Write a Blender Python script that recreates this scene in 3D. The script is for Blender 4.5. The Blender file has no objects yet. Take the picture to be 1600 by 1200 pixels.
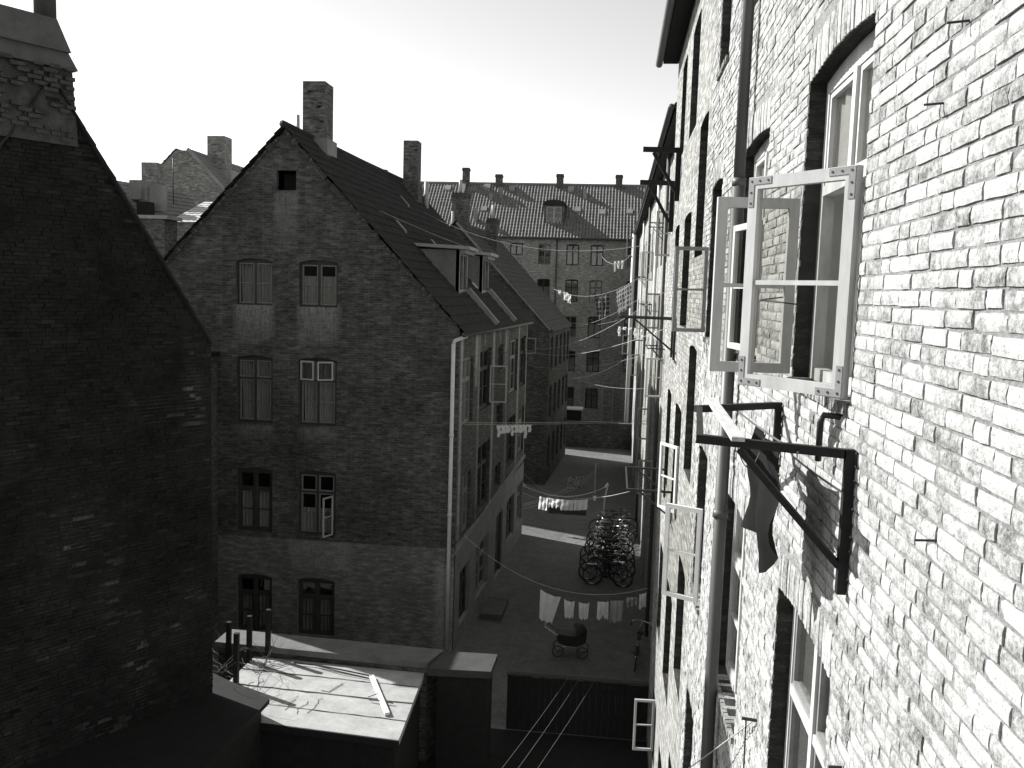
import bpy, bmesh, math, random
from mathutils import Vector, Matrix
random.seed(7)
SC = bpy.context.scene
COL = SC.collection
# ------------------------------------------------------------------ camera
cam_d = bpy.data.cameras.new("camera"); cam = bpy.data.objects.new("camera", cam_d); COL.objects.link(cam)
cam_d.sensor_width = 36.0; cam_d.lens = 36.0 * 1380.0 / 1600.0
cam_d.clip_start = 0.05; cam_d.clip_end = 3000.0
R = Matrix(((0.99302, -0.04068, 0.11074), (0.11624, 0.0988, -0.98829), (0.02926, 0.9943, 0.10284)))
# re-orthonormalise
_y = Vector((0.1163, 0.0991, -0.9882)).normalized(); _z = Vector((0.0300, 0.9942, 0.1033)); _z = (_z - _y * _z.dot(_y)).normalized(); _x = _y.cross(_z)
M4 = Matrix((_x, _y, _z)).to_4x4()
cam.matrix_world = M4
SC.camera = cam
# ------------------------------------------------------------------ light
SUN = Vector((1.0, -0.45, -0.76)).normalized()          # direction the light travels
el = math.asin(-SUN.z)
w = bpy.data.worlds.new("World"); SC.world = w; w.use_nodes = True
nt = w.node_tree; nt.nodes.clear()
sky = nt.nodes.new("ShaderNodeTexSky"); sky.sky_type = 'NISHITA'; sky.sun_disc = False
sky.sun_elevation = el; sky.sun_rotation = math.atan2(-SUN.x, -SUN.y)
sky.dust_density = 0.4; sky.air_density = 1.0
bw = nt.nodes.new("ShaderNodeRGBToBW"); bg = nt.nodes.new("ShaderNodeBackground"); wo = nt.nodes.new("ShaderNodeOutputWorld")
nt.links.new(sky.outputs[0], bw.inputs[0]); nt.links.new(bw.outputs[0], bg.inputs[0]); bg.inputs[1].default_value = 0.125
nt.links.new(bg.outputs[0], wo.inputs[0])
sd = bpy.data.lights.new("sun", 'SUN'); sd.energy = 5.0; sd.angle = math.radians(0.5); sd.color = (1.0, 0.995, 0.985)
so = bpy.data.objects.new("sun", sd); COL.objects.link(so); so.rotation_euler = SUN.to_track_quat('-Z', 'Y').to_euler()
so.location = (-20, 20, 30)
vs = SC.view_settings; vs.view_transform = 'Standard'; vs.look = 'None'; vs.gamma = 1.0; vs.use_curve_mapping = False
vs.exposure = 0.92
SC.render.engine = 'CYCLES'
SC.cycles.max_bounces = 6; SC.cycles.transparent_max_bounces = 16
GZ = -10.0
# ------------------------------------------------------------------ materials
def N(t, k, **kw):
    n = t.nodes.new(k)
    for a, b in kw.items(): setattr(n, a, b)
    return n
def g(v): return (v, v, v * 0.985, 1.0)
def ramp(t, inp, stops):
    r = N(t, "ShaderNodeValToRGB"); e = r.color_ramp.elements
    while len(e) < len(stops): e.new(0.5)
    for x, (p, c) in zip(e, stops): x.position = p; x.color = g(c)
    t.links.new(inp, r.inputs[0]); return r.outputs[0]
def base(name, rough=0.9, spec=0.25):
    m = bpy.data.materials.new(name); m.use_nodes = True; t = m.node_tree
    b = t.nodes["Principled BSDF"]; b.inputs["Roughness"].default_value = rough
    b.inputs["Specular IOR Level"].default_value = spec
    return m, t, b
def noise(t, vec, scale, detail=6, rough=0.6, dist=0.0):
    n = N(t, "ShaderNodeTexNoise"); n.inputs["Scale"].default_value = scale; n.inputs["Detail"].default_value = detail
    n.inputs["Roughness"].default_value = rough; n.inputs["Distortion"].default_value = dist
    if vec is not None: t.links.new(vec, n.inputs["Vector"])
    return n.outputs["Fac"]
def mapping(t, vec, sc):
    n = N(t, "ShaderNodeMapping"); n.inputs["Scale"].default_value = sc; t.links.new(vec, n.inputs[0]); return n.outputs[0]
def math_(t, op, a, b=None):
    n = N(t, "ShaderNodeMath", operation=op)
    for i, v in enumerate((a, b)):
        if v is None: continue
        if isinstance(v, (int, float)): n.inputs[i].default_value = v
        else: t.links.new(v, n.inputs[i])
    return n.outputs[0]
def mixc(t, f, a, b, mode='MIX'):
    n = N(t, "ShaderNodeMix", data_type='RGBA', blend_type=mode)
    if isinstance(f, (int, float)): n.inputs[0].default_value = f
    else: t.links.new(f, n.inputs[0])
    for i, v in ((6, a), (7, b)):
        if isinstance(v, (int, float)): n.inputs[i].default_value = g(v)
        else: t.links.new(v, n.inputs[i])
    return n.outputs[2]
def bump(t, b, h, strength, dist=0.02):
    n = N(t, "ShaderNodeBump"); n.inputs["Strength"].default_value = strength; n.inputs["Distance"].default_value = dist
    t.links.new(h, n.inputs["Height"]); t.links.new(n.outputs[0], b.inputs["Normal"])
def coords(t, kind="Object"):
    return N(t, "ShaderNodeTexCoord").outputs[kind]

def mat_plain(name, c, var=0.3, scale=6.0, rough=0.85, bs=0.3, bd=0.01, stretch=(1, 1, 1), spec=0.25, metal=0.0):
    m, t, b = base(name, rough, spec); v = mapping(t, coords(t), stretch)
    n1 = noise(t, v, scale); n2 = noise(t, v, scale * 7)
    s = math_(t, 'ADD', math_(t, 'MULTIPLY', n1, 0.65), math_(t, 'MULTIPLY', n2, 0.35))
    t.links.new(ramp(t, s, [(0.3, c * (1 - var)), (0.7, min(0.95, c * (1 + var)))]), b.inputs["Base Color"])
    b.inputs["Metallic"].default_value = metal
    if bs: bump(t, b, n2, bs, bd)
    return m
def mat_brick(name, c, mortar, var=0.35, bs=0.6, stain=True, stainc=0.3, soot=0.4, squash=1.0):
    m, t, b = base(name, 0.92, 0.15); uv = coords(t, "UV")
    wob = noise(t, mapping(t, uv, (1.2, 1.2, 1)), 3.0, 3)
    off = N(t, "ShaderNodeVectorMath", operation='ADD'); sc = N(t, "ShaderNodeVectorMath", operation='SCALE')
    wn = N(t, "ShaderNodeTexNoise"); wn.inputs["Scale"].default_value = 6.0; t.links.new(uv, wn.inputs["Vector"])
    t.links.new(wn.outputs["Color"], sc.inputs[0]); sc.inputs["Scale"].default_value = 0.025
    t.links.new(uv, off.inputs[0]); t.links.new(sc.outputs[0], off.inputs[1])
    br = N(t, "ShaderNodeTexBrick"); t.links.new(off.outputs[0], br.inputs["Vector"])
    br.inputs["Scale"].default_value = 1.0; br.inputs["Brick Width"].default_value = 0.24; br.inputs["Row Height"].default_value = 0.067
    br.inputs["Mortar Size"].default_value = 0.007; br.inputs["Mortar Smooth"].default_value = 0.3; br.inputs["Bias"].default_value = -0.1
    br.offset = 0.5; br.offset_frequency = 2; br.squash = 0.62; br.squash_frequency = 2
    br.inputs["Color1"].default_value = g(c * (1 - var)); br.inputs["Color2"].default_value = g(c * (1 + var)); br.inputs["Mortar"].default_value = g(mortar)
    big = noise(t, uv, 0.55, 5, 0.65); mid = noise(t, mapping(t, uv, (1, 3.2, 1)), 3.2, 8, 0.75); fine = noise(t, mapping(t, uv, (1, 2.0, 1)), 28, 5, 0.7)
    col = mixc(t, 1.0, br.outputs["Color"], ramp(t, big, [(0.3, 1 - soot), (0.7, 1 + soot * 0.5)]), 'MULTIPLY')
    col = mixc(t, 1.0, col, ramp(t, mid, [(0.32, 0.45), (0.5, 0.85), (0.62, 1.35), (0.75, 2.0)]), 'MULTIPLY')
    col = mixc(t, 1.0, col, ramp(t, fine, [(0.35, 0.75), (0.65, 1.25)]), 'MULTIPLY')
    if stain:
        a = N(t, "ShaderNodeAttribute", attribute_name="stain")
        st = noise(t, mapping(t, uv, (7, 0.8, 1)), 3.0, 8, 0.75)
        sb = noise(t, mapping(t, uv, (1, 1, 1)), 14.0, 6, 0.75)
        f = math_(t, 'MULTIPLY', a.outputs["Fac"], ramp(t, math_(t, 'ADD', math_(t, 'MULTIPLY', st, 0.6), math_(t, 'MULTIPLY', sb, 0.4)), [(0.40, 0.08), (0.62, 1.0)]))
        col = mixc(t, f, col, stainc)
    t.links.new(col, b.inputs["Base Color"])
    h = math_(t, 'ADD', math_(t, 'MULTIPLY', br.outputs["Fac"], -1.0), math_(t, 'MULTIPLY', fine, 0.9))
    bump(t, b, h, bs, 0.02)
    return m
def mat_whitebrick(name):
    m, t, b = base(name, 0.95, 0.1); co = coords(t)
    geo = N(t, "ShaderNodeNewGeometry").outputs["Position"]
    a = N(t, "ShaderNodeAttribute", attribute_name="tone").outputs["Fac"]
    rnd = N(t, "ShaderNodeObjectInfo").outputs["Random"]
    tone = math_(t, 'FRACT', math_(t, 'ADD', a, rnd))
    n1 = noise(t, geo, 9.0, 8, 0.72, 0.4); n2 = noise(t, mapping(t, geo, (1, 1, 1)), 45.0, 7, 0.75, 0.2); n0 = noise(t, geo, 0.9, 4)
    s = math_(t, 'ADD', math_(t, 'MULTIPLY', n1, 0.5), math_(t, 'MULTIPLY', n2, 0.5))
    s = math_(t, 'ADD', s, math_(t, 'MULTIPLY', math_(t, 'SUBTRACT', tone, 0.5), 0.13))
    s = math_(t, 'ADD', s, math_(t, 'MULTIPLY', math_(t, 'SUBTRACT', n0, 0.5), 0.10))
    n3 = noise(t, geo, 120.0, 4, 0.7)
    col = ramp(t, s, [(0.35, 0.09), (0.43, 0.23), (0.50, 0.36), (0.59, 0.47)])
    col = mixc(t, 1.0, col, ramp(t, n3, [(0.33, 0.25), (0.42, 1.0)]), 'MULTIPLY')
    t.links.new(col, b.inputs["Base Color"])
    bump(t, b, math_(t, 'ADD', n2, math_(t, 'ADD', n3, n1)), 0.42, 0.008)
    return m
def mat_mortar(name):
    m, t, b = base(name, 0.95, 0.1); geo = N(t, "ShaderNodeNewGeometry").outputs["Position"]
    n1 = noise(t, geo, 8.0, 8, 0.75); n2 = noise(t, geo, 60.0, 6, 0.8)
    s = math_(t, 'ADD', math_(t, 'MULTIPLY', n1, 0.5), math_(t, 'MULTIPLY', n2, 0.5))
    t.links.new(ramp(t, s, [(0.36, 0.12), (0.43, 0.25), (0.52, 0.35), (0.62, 0.43)]), b.inputs["Base Color"])
    bump(t, b, math_(t, 'ADD', n2, n1), 1.0, 0.02)
    return m
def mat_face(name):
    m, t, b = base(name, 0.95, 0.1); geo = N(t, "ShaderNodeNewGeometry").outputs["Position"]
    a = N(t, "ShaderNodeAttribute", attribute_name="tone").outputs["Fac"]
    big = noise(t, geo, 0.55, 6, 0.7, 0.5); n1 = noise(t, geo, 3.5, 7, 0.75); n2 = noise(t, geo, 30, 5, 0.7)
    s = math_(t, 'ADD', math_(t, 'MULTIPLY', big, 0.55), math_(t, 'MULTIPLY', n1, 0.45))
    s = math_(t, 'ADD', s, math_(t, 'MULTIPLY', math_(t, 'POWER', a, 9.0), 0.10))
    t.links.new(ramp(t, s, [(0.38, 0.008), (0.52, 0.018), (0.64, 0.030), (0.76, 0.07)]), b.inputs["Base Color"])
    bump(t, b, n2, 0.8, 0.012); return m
def mat_glass(name, refl=1.0, ior=1.5):
    m = bpy.data.materials.new(name); m.use_nodes = True; t = m.node_tree; t.nodes.clear()
    o = N(t, "ShaderNodeOutputMaterial"); mx = N(t, "ShaderNodeMixShader"); gl = N(t, "ShaderNodeBsdfGlossy"); tr = N(t, "ShaderNodeBsdfTransparent")
    fr = N(t, "ShaderNodeFresnel"); bf = N(t, "ShaderNodeNewGeometry").outputs["Backfacing"]      # same reflectance on both faces of the sheet
    t.links.new(math_(t, 'ADD', ior, math_(t, 'MULTIPLY', bf, 1.0 / ior - ior)), fr.inputs[0])
    gl.inputs["Roughness"].default_value = 0.03; gl.inputs["Color"].default_value = g(0.9 * refl); tr.inputs["Color"].default_value = g(0.86)
    nz = noise(t, coords(t), 2.2, 2); bp = N(t, "ShaderNodeBump"); bp.inputs["Strength"].default_value = 0.12; bp.inputs["Distance"].default_value = 0.05
    t.links.new(nz, bp.inputs["Height"]); t.links.new(bp.outputs[0], gl.inputs["Normal"])
    t.links.new(fr.outputs[0], mx.inputs[0]); t.links.new(tr.outputs[0], mx.inputs[1]); t.links.new(gl.outputs[0], mx.inputs[2]); t.links.new(mx.outputs[0], o.inputs[0])
    return m
def mat_cloth(name, c, pattern=None, scale=8.0, c2=0.1):
    m, t, b = base(name, 0.95, 0.05); co = coords(t, "UV")
    col = ramp(t, noise(t, co, 5.0, 4), [(0.3, c * 0.88), (0.7, min(0.9, c * 1.08))])
    if pattern == 'stripe':
        wv = N(t, "ShaderNodeTexWave", bands_direction='X'); wv.inputs["Scale"].default_value = scale; t.links.new(co, wv.inputs[0])
        col = mixc(t, ramp(t, wv.outputs["Fac"], [(0.45, 0), (0.55, 1)]), col, c2)
    if pattern == 'check':
        for d in 'XY':
            wv = N(t, "ShaderNodeTexWave", bands_direction=d); wv.inputs["Scale"].default_value = scale; t.links.new(co, wv.inputs[0])
            col = mixc(t, ramp(t, wv.outputs["Fac"], [(0.70, 0), (0.85, 1)]), col, c2)
    if pattern == 'print':
        vo = N(t, "ShaderNodeTexVoronoi", feature='DISTANCE_TO_EDGE'); vo.inputs["Scale"].default_value = scale; t.links.new(co, vo.inputs[0])
        col = mixc(t, ramp(t, vo.outputs["Distance"], [(0.08, 1), (0.16, 0)]), col, c2)
    t.links.new(col, b.inputs["Base Color"])
    tl = N(t, "ShaderNodeBsdfTranslucent"); mx = N(t, "ShaderNodeMixShader"); mx.inputs[0].default_value = 0.5 if c > 0.3 else 0.08
    out = [n for n in t.nodes if n.type == 'OUTPUT_MATERIAL'][0]; t.links.new(col, tl.inputs[0]); t.links.new(b.outputs[0], mx.inputs[1]); t.links.new(tl.outputs[0], mx.inputs[2]); t.links.new(mx.outputs[0], out.inputs[0])
    return m
def mat_ground(name):
    m, t, b = base(name, 0.85, 0.3); co = coords(t)
    n0 = noise(t, co, 0.25, 5); n1 = noise(t, co, 2.5, 7, 0.7); vo = N(t, "ShaderNodeTexVoronoi"); vo.inputs["Scale"].default_value = 8.0; t.links.new(co, vo.inputs[0])
    s = math_(t, 'ADD', math_(t, 'MULTIPLY', n0, 0.5), math_(t, 'MULTIPLY', n1, 0.5))
    col = ramp(t, s, [(0.3, 0.075), (0.7, 0.19)])
    col = mixc(t, 1.0, col, ramp(t, vo.outputs["Distance"], [(0.1, 1.05), (0.6, 0.85)]), 'MULTIPLY')
    t.links.new(col, b.inputs["Base Color"]); bump(t, b, math_(t, 'SUBTRACT', n1, vo.outputs["Distance"]), 0.3, 0.02)
    return m
MT = dict(
 wbrick=mat_whitebrick("limewashed brick"), mortar=mat_mortar("lime mortar"),
 farbrick=mat_brick("limewashed brick far", 0.40, 0.27, 0.3, 0.9, True, 0.8, 0.2),
 rowbrick=mat_brick("pale render over brick", 0.42, 0.34, 0.12, 0.5, False, 0.5, 0.3),
 gable=mat_brick("sooty brick", 0.11, 0.16, 0.32, 0.9, True, 0.36, 0.45),
 sidebrick=mat_brick("courtyard brick", 0.12, 0.075, 0.25, 0.8, True, 0.75, 0.4),
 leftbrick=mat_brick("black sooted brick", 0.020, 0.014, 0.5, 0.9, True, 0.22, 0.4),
 backbrick=mat_brick("back facade brick", 0.42, 0.42, 0.2, 0.4, False, 0.3, 0.25),  # facade lightened, distance haze put into its colour
 chim=mat_brick("chimney brick", 0.16, 0.2, 0.4, 0.9, False, 0.3, 0.4),
 plaster=mat_plain("grey cement render", 0.24, 0.35, 1.3, 0.95, 0.5, 0.02, (1, 1, 0.4)),
 band=mat_plain("grey render band", 0.20, 0.3, 2.0, 0.9, 0.3),
 rooftile=mat_plain("dark roof tile", 0.028, 0.55, 3.0, 0.8, 0.6, 0.02),
 backtile=mat_plain("pale pantile", 0.165, 0.5, 2.5, 0.75, 0.3, 0.02),
 slate=mat_plain("grey slate", 0.17, 0.35, 3.0, 0.7, 0.3),  # paler slate carries the haze over the distant roofs
 cream=mat_plain("pale painted wood", 0.40, 0.24, 4.0, 0.55, 0.15, 0.004, (1, 1, 0.25)),
 white=mat_plain("white painted wood", 0.62, 0.08, 3.0, 0.5, 0.1, 0.003),
 oldwhite=mat_plain("weathered white paint", 0.42, 0.3, 6.0, 0.7, 0.3, 0.004, (1, 1, 0.25)),
 darkpaint=mat_plain("dark window paint", 0.045, 0.3, 5.0, 0.55, 0.15),
 midpaint=mat_plain("grey window paint", 0.20, 0.25, 6.0, 0.6, 0.2),
 wood=mat_plain("blackened timber", 0.014, 0.4, 9.0, 0.7, 0.5, 0.01, (1, 1, 3)),
 board=mat_plain("bare board", 0.42, 0.35, 6.0, 0.8, 0.5, 0.006, (8, 1, 1)),
 zinc=mat_plain("grey zinc pipe", 0.075, 0.25, 3.0, 0.5, 0.15, 0.004, (1, 1, 0.3), 0.4),
 paintpipe=mat_plain("pale painted pipe", 0.62, 0.2, 3.0, 0.6, 0.1, 0.004),
 iron=mat_plain("dark iron", 0.03, 0.3, 8.0, 0.5, 0.2, 0.004),
 plate=mat_plain("painted iron plate", 0.22, 0.2, 9.0, 0.5, 0.3, 0.004),
 felt=mat_plain("pale roofing felt", 0.32, 0.3, 2.2, 0.9, 0.5, 0.006),
 feltdark=mat_plain("weathered roofing felt", 0.05, 0.3, 4.0, 0.9, 0.5, 0.008),
 tar=mat_plain("tarred felt", 0.011, 0.4, 4.0, 0.8, 0.4),  # felt of the low roofs, also the painted shade on the yard floor
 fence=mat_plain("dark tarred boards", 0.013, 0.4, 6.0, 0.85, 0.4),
 room=mat_plain("dark room", 0.02, 0.2, 1.0, 0.9, 0),
 curtain=mat_cloth("net curtain", 0.75), curtain2=mat_cloth("white curtain", 0.86), curtaind=mat_cloth("dim curtain", 0.30),
 glass=mat_glass("window glass"), clear=mat_glass("clean casement glass", 1.0, 1.08), reveal=mat_brick("sooty reveal brick", 0.05, 0.05, 0.3, 0.8, False, 0.1, 0.3),  # reveal brick is darker, recess shade put into its colour
 rope=mat_plain("rope", 0.45, 0.1, 9.0, 0.9, 0), wire=mat_plain("dark rope", 0.10, 0.1, 9.0, 0.9, 0),
 cw=mat_cloth("white linen", 0.85), cg=mat_cloth("grey cotton", 0.5), cd=mat_cloth("dark wool", 0.016),
 cs=mat_cloth("striped ticking", 0.66, 'stripe', 12.0, 0.22), cc=mat_cloth("checked cloth", 0.05, 'check', 1.1, 0.22), ccd=mat_cloth("dark checked blanket", 0.03, 'check', 5.0, 0.10), cp=mat_cloth("printed cloth", 0.5, 'print', 9.0, 0.12),
 rubber=mat_plain("black rubber", 0.02, 0.2, 9.0, 0.7, 0), chrome=mat_plain("dull chrome", 0.55, 0.1, 9.0, 0.25, 0, metal=0.9), enamel=mat_plain("dark enamel", 0.03, 0.2, 9.0, 0.3, 0, spec=0.5),
 pram=mat_plain("dark pram cloth", 0.035, 0.2, 9.0, 0.6, 0.1), twig=mat_plain("dry twig", 0.10, 0.3, 20.0, 0.9, 0),
 gablebase=mat_brick("patched grey brick", 0.19, 0.20, 0.12, 0.5, True, 0.42, 0.35),
 dormer=mat_plain("dormer lead grey", 0.16, 0.3, 2.0, 0.8, 0.2), slate3=mat_plain("dark slate", 0.075, 0.35, 3.0, 0.8, 0.4),
 leftface=mat_face("sooted brick faces"), leftcap=mat_plain("sooty cement cap", 0.10, 0.3, 4.0, 0.9, 0.5), leftchim=mat_plain("old rendered stack", 0.065, 0.55, 5.0, 0.95, 0.8, 0.03),
 zincdark=mat_plain("stove pipe iron", 0.05, 0.3, 3.0, 0.6, 0.1), distbrick=mat_brick("distant brick", 0.26, 0.26, 0.3, 0.4, False, 0.3, 0.25),  # distant brick lightened in place of haze
 palefelt=mat_plain("pale tiles", 0.5, 0.12, 4.0, 0.85, 0.3), cg2=mat_cloth("white cotton", 0.86), cgd=mat_cloth("grey rag", 0.3),
 capfelt=mat_plain("grey capping felt", 0.13, 0.3, 4.0, 0.9, 0.4), step=mat_plain("worn dark stone", 0.09, 0.3, 3.0, 0.9, 0.4),
 ground=mat_ground("yard cobbles"), stone=mat_plain("worn stone", 0.3, 0.3, 3.0, 0.9, 0.4),
)
# ------------------------------------------------------------------ mesh helpers
Z = Vector((0, 0, 1))
class W:                                   # a wall's frame: u along, v up, w outward
    def __init__(s, o, ang): s.o = Vector((o[0], o[1], 0)); a = math.radians(ang); s.d = Vector((math.cos(a), math.sin(a), 0)); s.n = Vector((s.d.y, -s.d.x, 0))
    def P(s, u, v, w=0.0): return s.o + s.d * u + Z * v + s.n * w
class MB:
    def __init__(s): s.v = []; s.f = []; s.uv = []; s.tone = []; s.m = []
    def q(s, pts, uvs=None, tone=0.5, mi=0):
        i = len(s.v); s.v += [tuple(p) for p in pts]; s.f.append(tuple(range(i, i + len(pts)))); s.uv.append(uvs or [(0, 0)] * len(pts)); s.tone.append(tone); s.m.append(mi)
    def hexa(s, c, mi=0):                  # 8 corners: bottom 4 ccw, top 4 ccw
        c = [Vector(x) for x in c]
        for f in ((3, 2, 1, 0), (4, 5, 6, 7), (0, 1, 5, 4), (1, 2, 6, 5), (2, 3, 7, 6), (3, 0, 4, 7)):
            pts = [c[k] for k in f]; a = (pts[1] - pts[0]).length; b = (pts[2] - pts[1]).length
            if abs((pts[1] - pts[0]).z) > a * 0.7: uv = [(0, 0), (0, a), (b, a), (b, 0)]
            else: uv = [(0, 0), (a, 0), (a, b), (0, b)]
            s.q(pts, uv, 0.5, mi)
    def wbox(s, F, u0, u1, v0, v1, w0, w1, mi=0):
        s.hexa([F.P(u0, v0, w1), F.P(u1, v0, w1), F.P(u1, v0, w0), F.P(u0, v0, w0), F.P(u0, v1, w1), F.P(u1, v1, w1), F.P(u1, v1, w0), F.P(u0, v1, w0)], mi)
    def box(s, a, b, mi=0):
        x0, y0, z0 = a; x1, y1, z1 = b
        s.hexa([(x0, y0, z0), (x1, y0, z0), (x1, y1, z0), (x0, y1, z0), (x0, y0, z1), (x1, y0, z1), (x1, y1, z1), (x0, y1, z1)], mi)
    def beam(s, p0, p1, a, b=None, up=Z, mi=0):
        p0 = Vector(p0); p1 = Vector(p1); b = b or a; d = (p1 - p0).normalized()
        if abs(d.dot(up)) > 0.98: up = Vector((1, 0, 0))
        x = d.cross(up).normalized() * a / 2; y = x.cross(d).normalized() * b / 2
        s.hexa([p0 - x - y, p0 + x - y, p0 + x + y, p0 - x + y, p1 - x - y, p1 + x - y, p1 + x + y, p1 - x + y], mi)
    def tube(s, pts, r, n=6, mi=0, cap=True):
        pts = [Vector(p) for p in pts]; rs = r if isinstance(r, (list, tuple)) else [r] * len(pts); rings = []
        i0 = len(s.v); prev = None
        for k, p in enumerate(pts):
            d = (pts[min(k + 1, len(pts) - 1)] - pts[max(k - 1, 0)]).normalized()
            up = Z if abs(d.z) < 0.9 else Vector((1, 0, 0))
            if prev is not None: x = (prev - d * prev.dot(d)).normalized()
            else: x = d.cross(up).normalized()
            prev = x; y = d.cross(x)
            s.v += [tuple(p + (x * math.cos(2 * math.pi * j / n) + y * math.sin(2 * math.pi * j / n)) * rs[k]) for j in range(n)]
        for k in range(len(pts) - 1):
            for j in range(n):
                a = i0 + k * n + j; b = i0 + k * n + (j + 1) % n
                s.f.append((a, b, b + n, a + n)); s.uv.append([(0, 0)] * 4); s.tone.append(0.5); s.m.append(mi)
        if cap:
            s.f.append(tuple(i0 + j for j in range(n))[::-1]); s.uv.append([(0, 0)] * n); s.tone.append(0.5); s.m.append(mi)
            e = i0 + (len(pts) - 1) * n; s.f.append(tuple(e + j for j in range(n))); s.uv.append([(0, 0)] * n); s.tone.append(0.5); s.m.append(mi)
    def ring(s, c, ax, R_, r, n=20, k=6, mi=0, a0=0, a1=360):
        c = Vector(c); ax = Vector(ax).normalized(); x = ax.cross(Z if abs(ax.z) < 0.9 else Vector((1, 0, 0))).normalized(); y = ax.cross(x)
        full = (a1 - a0) >= 360
        pts = [c + (x * math.cos(math.radians(a0 + (a1 - a0) * j / n)) + y * math.sin(math.radians(a0 + (a1 - a0) * j / n))) * R_ for j in range(n + 1)]
        s.tube(pts, r, k, mi, cap=not full)
    def build(s, name, mat, parent=None, smooth=False):
        me = bpy.data.meshes.new(name); off = wloc(parent)
        me.from_pydata([(x - off.x, y - off.y, z - off.z) for x, y, z in s.v], [], s.f)
        ms = mat if isinstance(mat, (list, tuple)) else [mat]
        for m in ms: me.materials.append(m)
        if len(ms) > 1: me.polygons.foreach_set("material_index", s.m)
        ul = me.uv_layers.new(name="UVMap"); flat = [c for f in s.uv for p in f for c in p]; ul.data.foreach_set("uv", flat)
        if any(x != 0.5 for x in s.tone):
            at = me.attributes.new("tone", 'FLOAT', 'FACE'); at.data.foreach_set("value", s.tone)
        if smooth: me.polygons.foreach_set("use_smooth", [True] * len(s.f))
        o = bpy.data.objects.new(name, me); COL.objects.link(o)
        if parent is not None: o.parent = parent
        return o
def wloc(o):
    v = Vector((0, 0, 0))
    while o is not None: v = v + Vector(o.location); o = o.parent
    return v
def tag(o, label, cat, group=None, kind=None):
    if label: o["label"] = label
    if cat: o["category"] = cat
    if group: o["group"] = group
    if kind: o["kind"] = kind
    return o
def thing(name, label, cat, loc=(0, 0, 0), group=None):
    o = bpy.data.objects.new(name, None); COL.objects.link(o); o.location = loc; o.empty_display_size = 0.3
    return tag(o, label, cat, group)
def copy_tree(o, parent=None):
    c = o.copy(); COL.objects.link(c); c.parent = parent
    for ch in o.children: copy_tree(ch, c)
    return c
# ------------------------------------------------------------------ walls with openings
def frange(a, b, step):
    n = max(1, int(math.ceil((b - a) / step - 1e-6))); return [a + (b - a) * i / n for i in range(n + 1)]
def wall(name, parent, F, u0, u1, v0, v1, ops, mat, depth=0.13, cell=0.6, clips=(), stain=None, w=0.0, revmat=None):
    us = sorted({u0, u1} | {x for o in ops for x in (o[0], o[1]) if u0 < x < u1}); vsn = {v0, v1}
    for o in ops: vsn |= {o[2], o[3], o[3] - (o[4] if len(o) > 4 else 0)}
    vv = sorted(x for x in vsn if v0 <= x <= v1)
    def sub(l):
        r = [l[0]]
        for a, b in zip(l, l[1:]):
            if b - a > 1e-4: r += frange(a, b, cell)[1:]
        return r
    us = sub(us); vv = sub(vv); b = MB()
    def quad(p): b.q([F.P(u, v, w) for u, v in p], [(u, v) for u, v in p])
    for a, c in zip(us, us[1:]):
        for d, e in zip(vv, vv[1:]):
            mu, mv = (a + c) / 2, (d + e) / 2
            if any(o[0] < mu < o[1] and o[2] < mv < o[3] for o in ops): continue
            quad([(a, d), (c, d), (c, e), (a, e)])
    rvs = []
    for o in ops:
        rv = MB(); rvs.append(rv)
        rise = o[4] if len(o) > 4 else 0.0; n = 8 if rise else 1; hw = (o[1] - o[0]) / 2; mu = (o[0] + o[1]) / 2
        arc = lambda u: o[3] - rise * ((u - mu) / hw) ** 2
        xs = [o[0] + (o[1] - o[0]) * k / n for k in range(n + 1)]
        for a, c in zip(xs, xs[1:]):
            if rise: quad([(a, arc(a)), (c, arc(c)), (c, o[3]), (a, o[3])])
            rv.q([F.P(a, arc(a), w - depth), F.P(c, arc(c), w - depth), F.P(c, arc(c), w), F.P(a, arc(a), w)], [(a, 0), (c, 0), (c, depth), (a, depth)])
        rv.q([F.P(o[0], o[2], w), F.P(o[1], o[2], w), F.P(o[1], o[2], w - depth), F.P(o[0], o[2], w - depth)], [(o[0], 0), (o[1], 0), (o[1], depth), (o[0], depth)])
        t = o[3] - rise
        rv.q([F.P(o[0], o[2], w - depth), F.P(o[0], t, w - depth), F.P(o[0], t, w), F.P(o[0], o[2], w)], [(0, o[2]), (0, t), (depth, t), (depth, o[2])])
        rv.q([F.P(o[1], o[2], w), F.P(o[1], t, w), F.P(o[1], t, w - depth), F.P(o[1], o[2], w - depth)], [(depth, o[2]), (depth, t), (0, t), (0, o[2])])
    ob = b.build(name, mat, parent); me = ob.data
    bm = bmesh.new(); bm.from_mesh(me); off = wloc(parent)
    for (cu, cv, nu, nv) in clips:          # keep the side opposite to the (nu, nv) normal
        co = F.P(cu, cv, 0) - off; no = (F.d * nu + Z * nv).normalized()
        bmesh.ops.bisect_plane(bm, geom=bm.verts[:] + bm.edges[:] + bm.faces[:], plane_co=co, plane_no=no, clear_outer=True)
    bmesh.ops.remove_doubles(bm, verts=bm.verts[:], dist=0.0005)
    bm.to_mesh(me); bm.free()
    if stain:
        at = me.attributes.new("stain", 'FLOAT', 'POINT'); vals = []
        for v in me.vertices:
            p = v.co + off - F.o; vals.append(stain(p.dot(F.d), v.co.z + off.z))
        at.data.foreach_set("value", vals)
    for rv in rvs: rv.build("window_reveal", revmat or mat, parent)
    return ob
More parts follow.
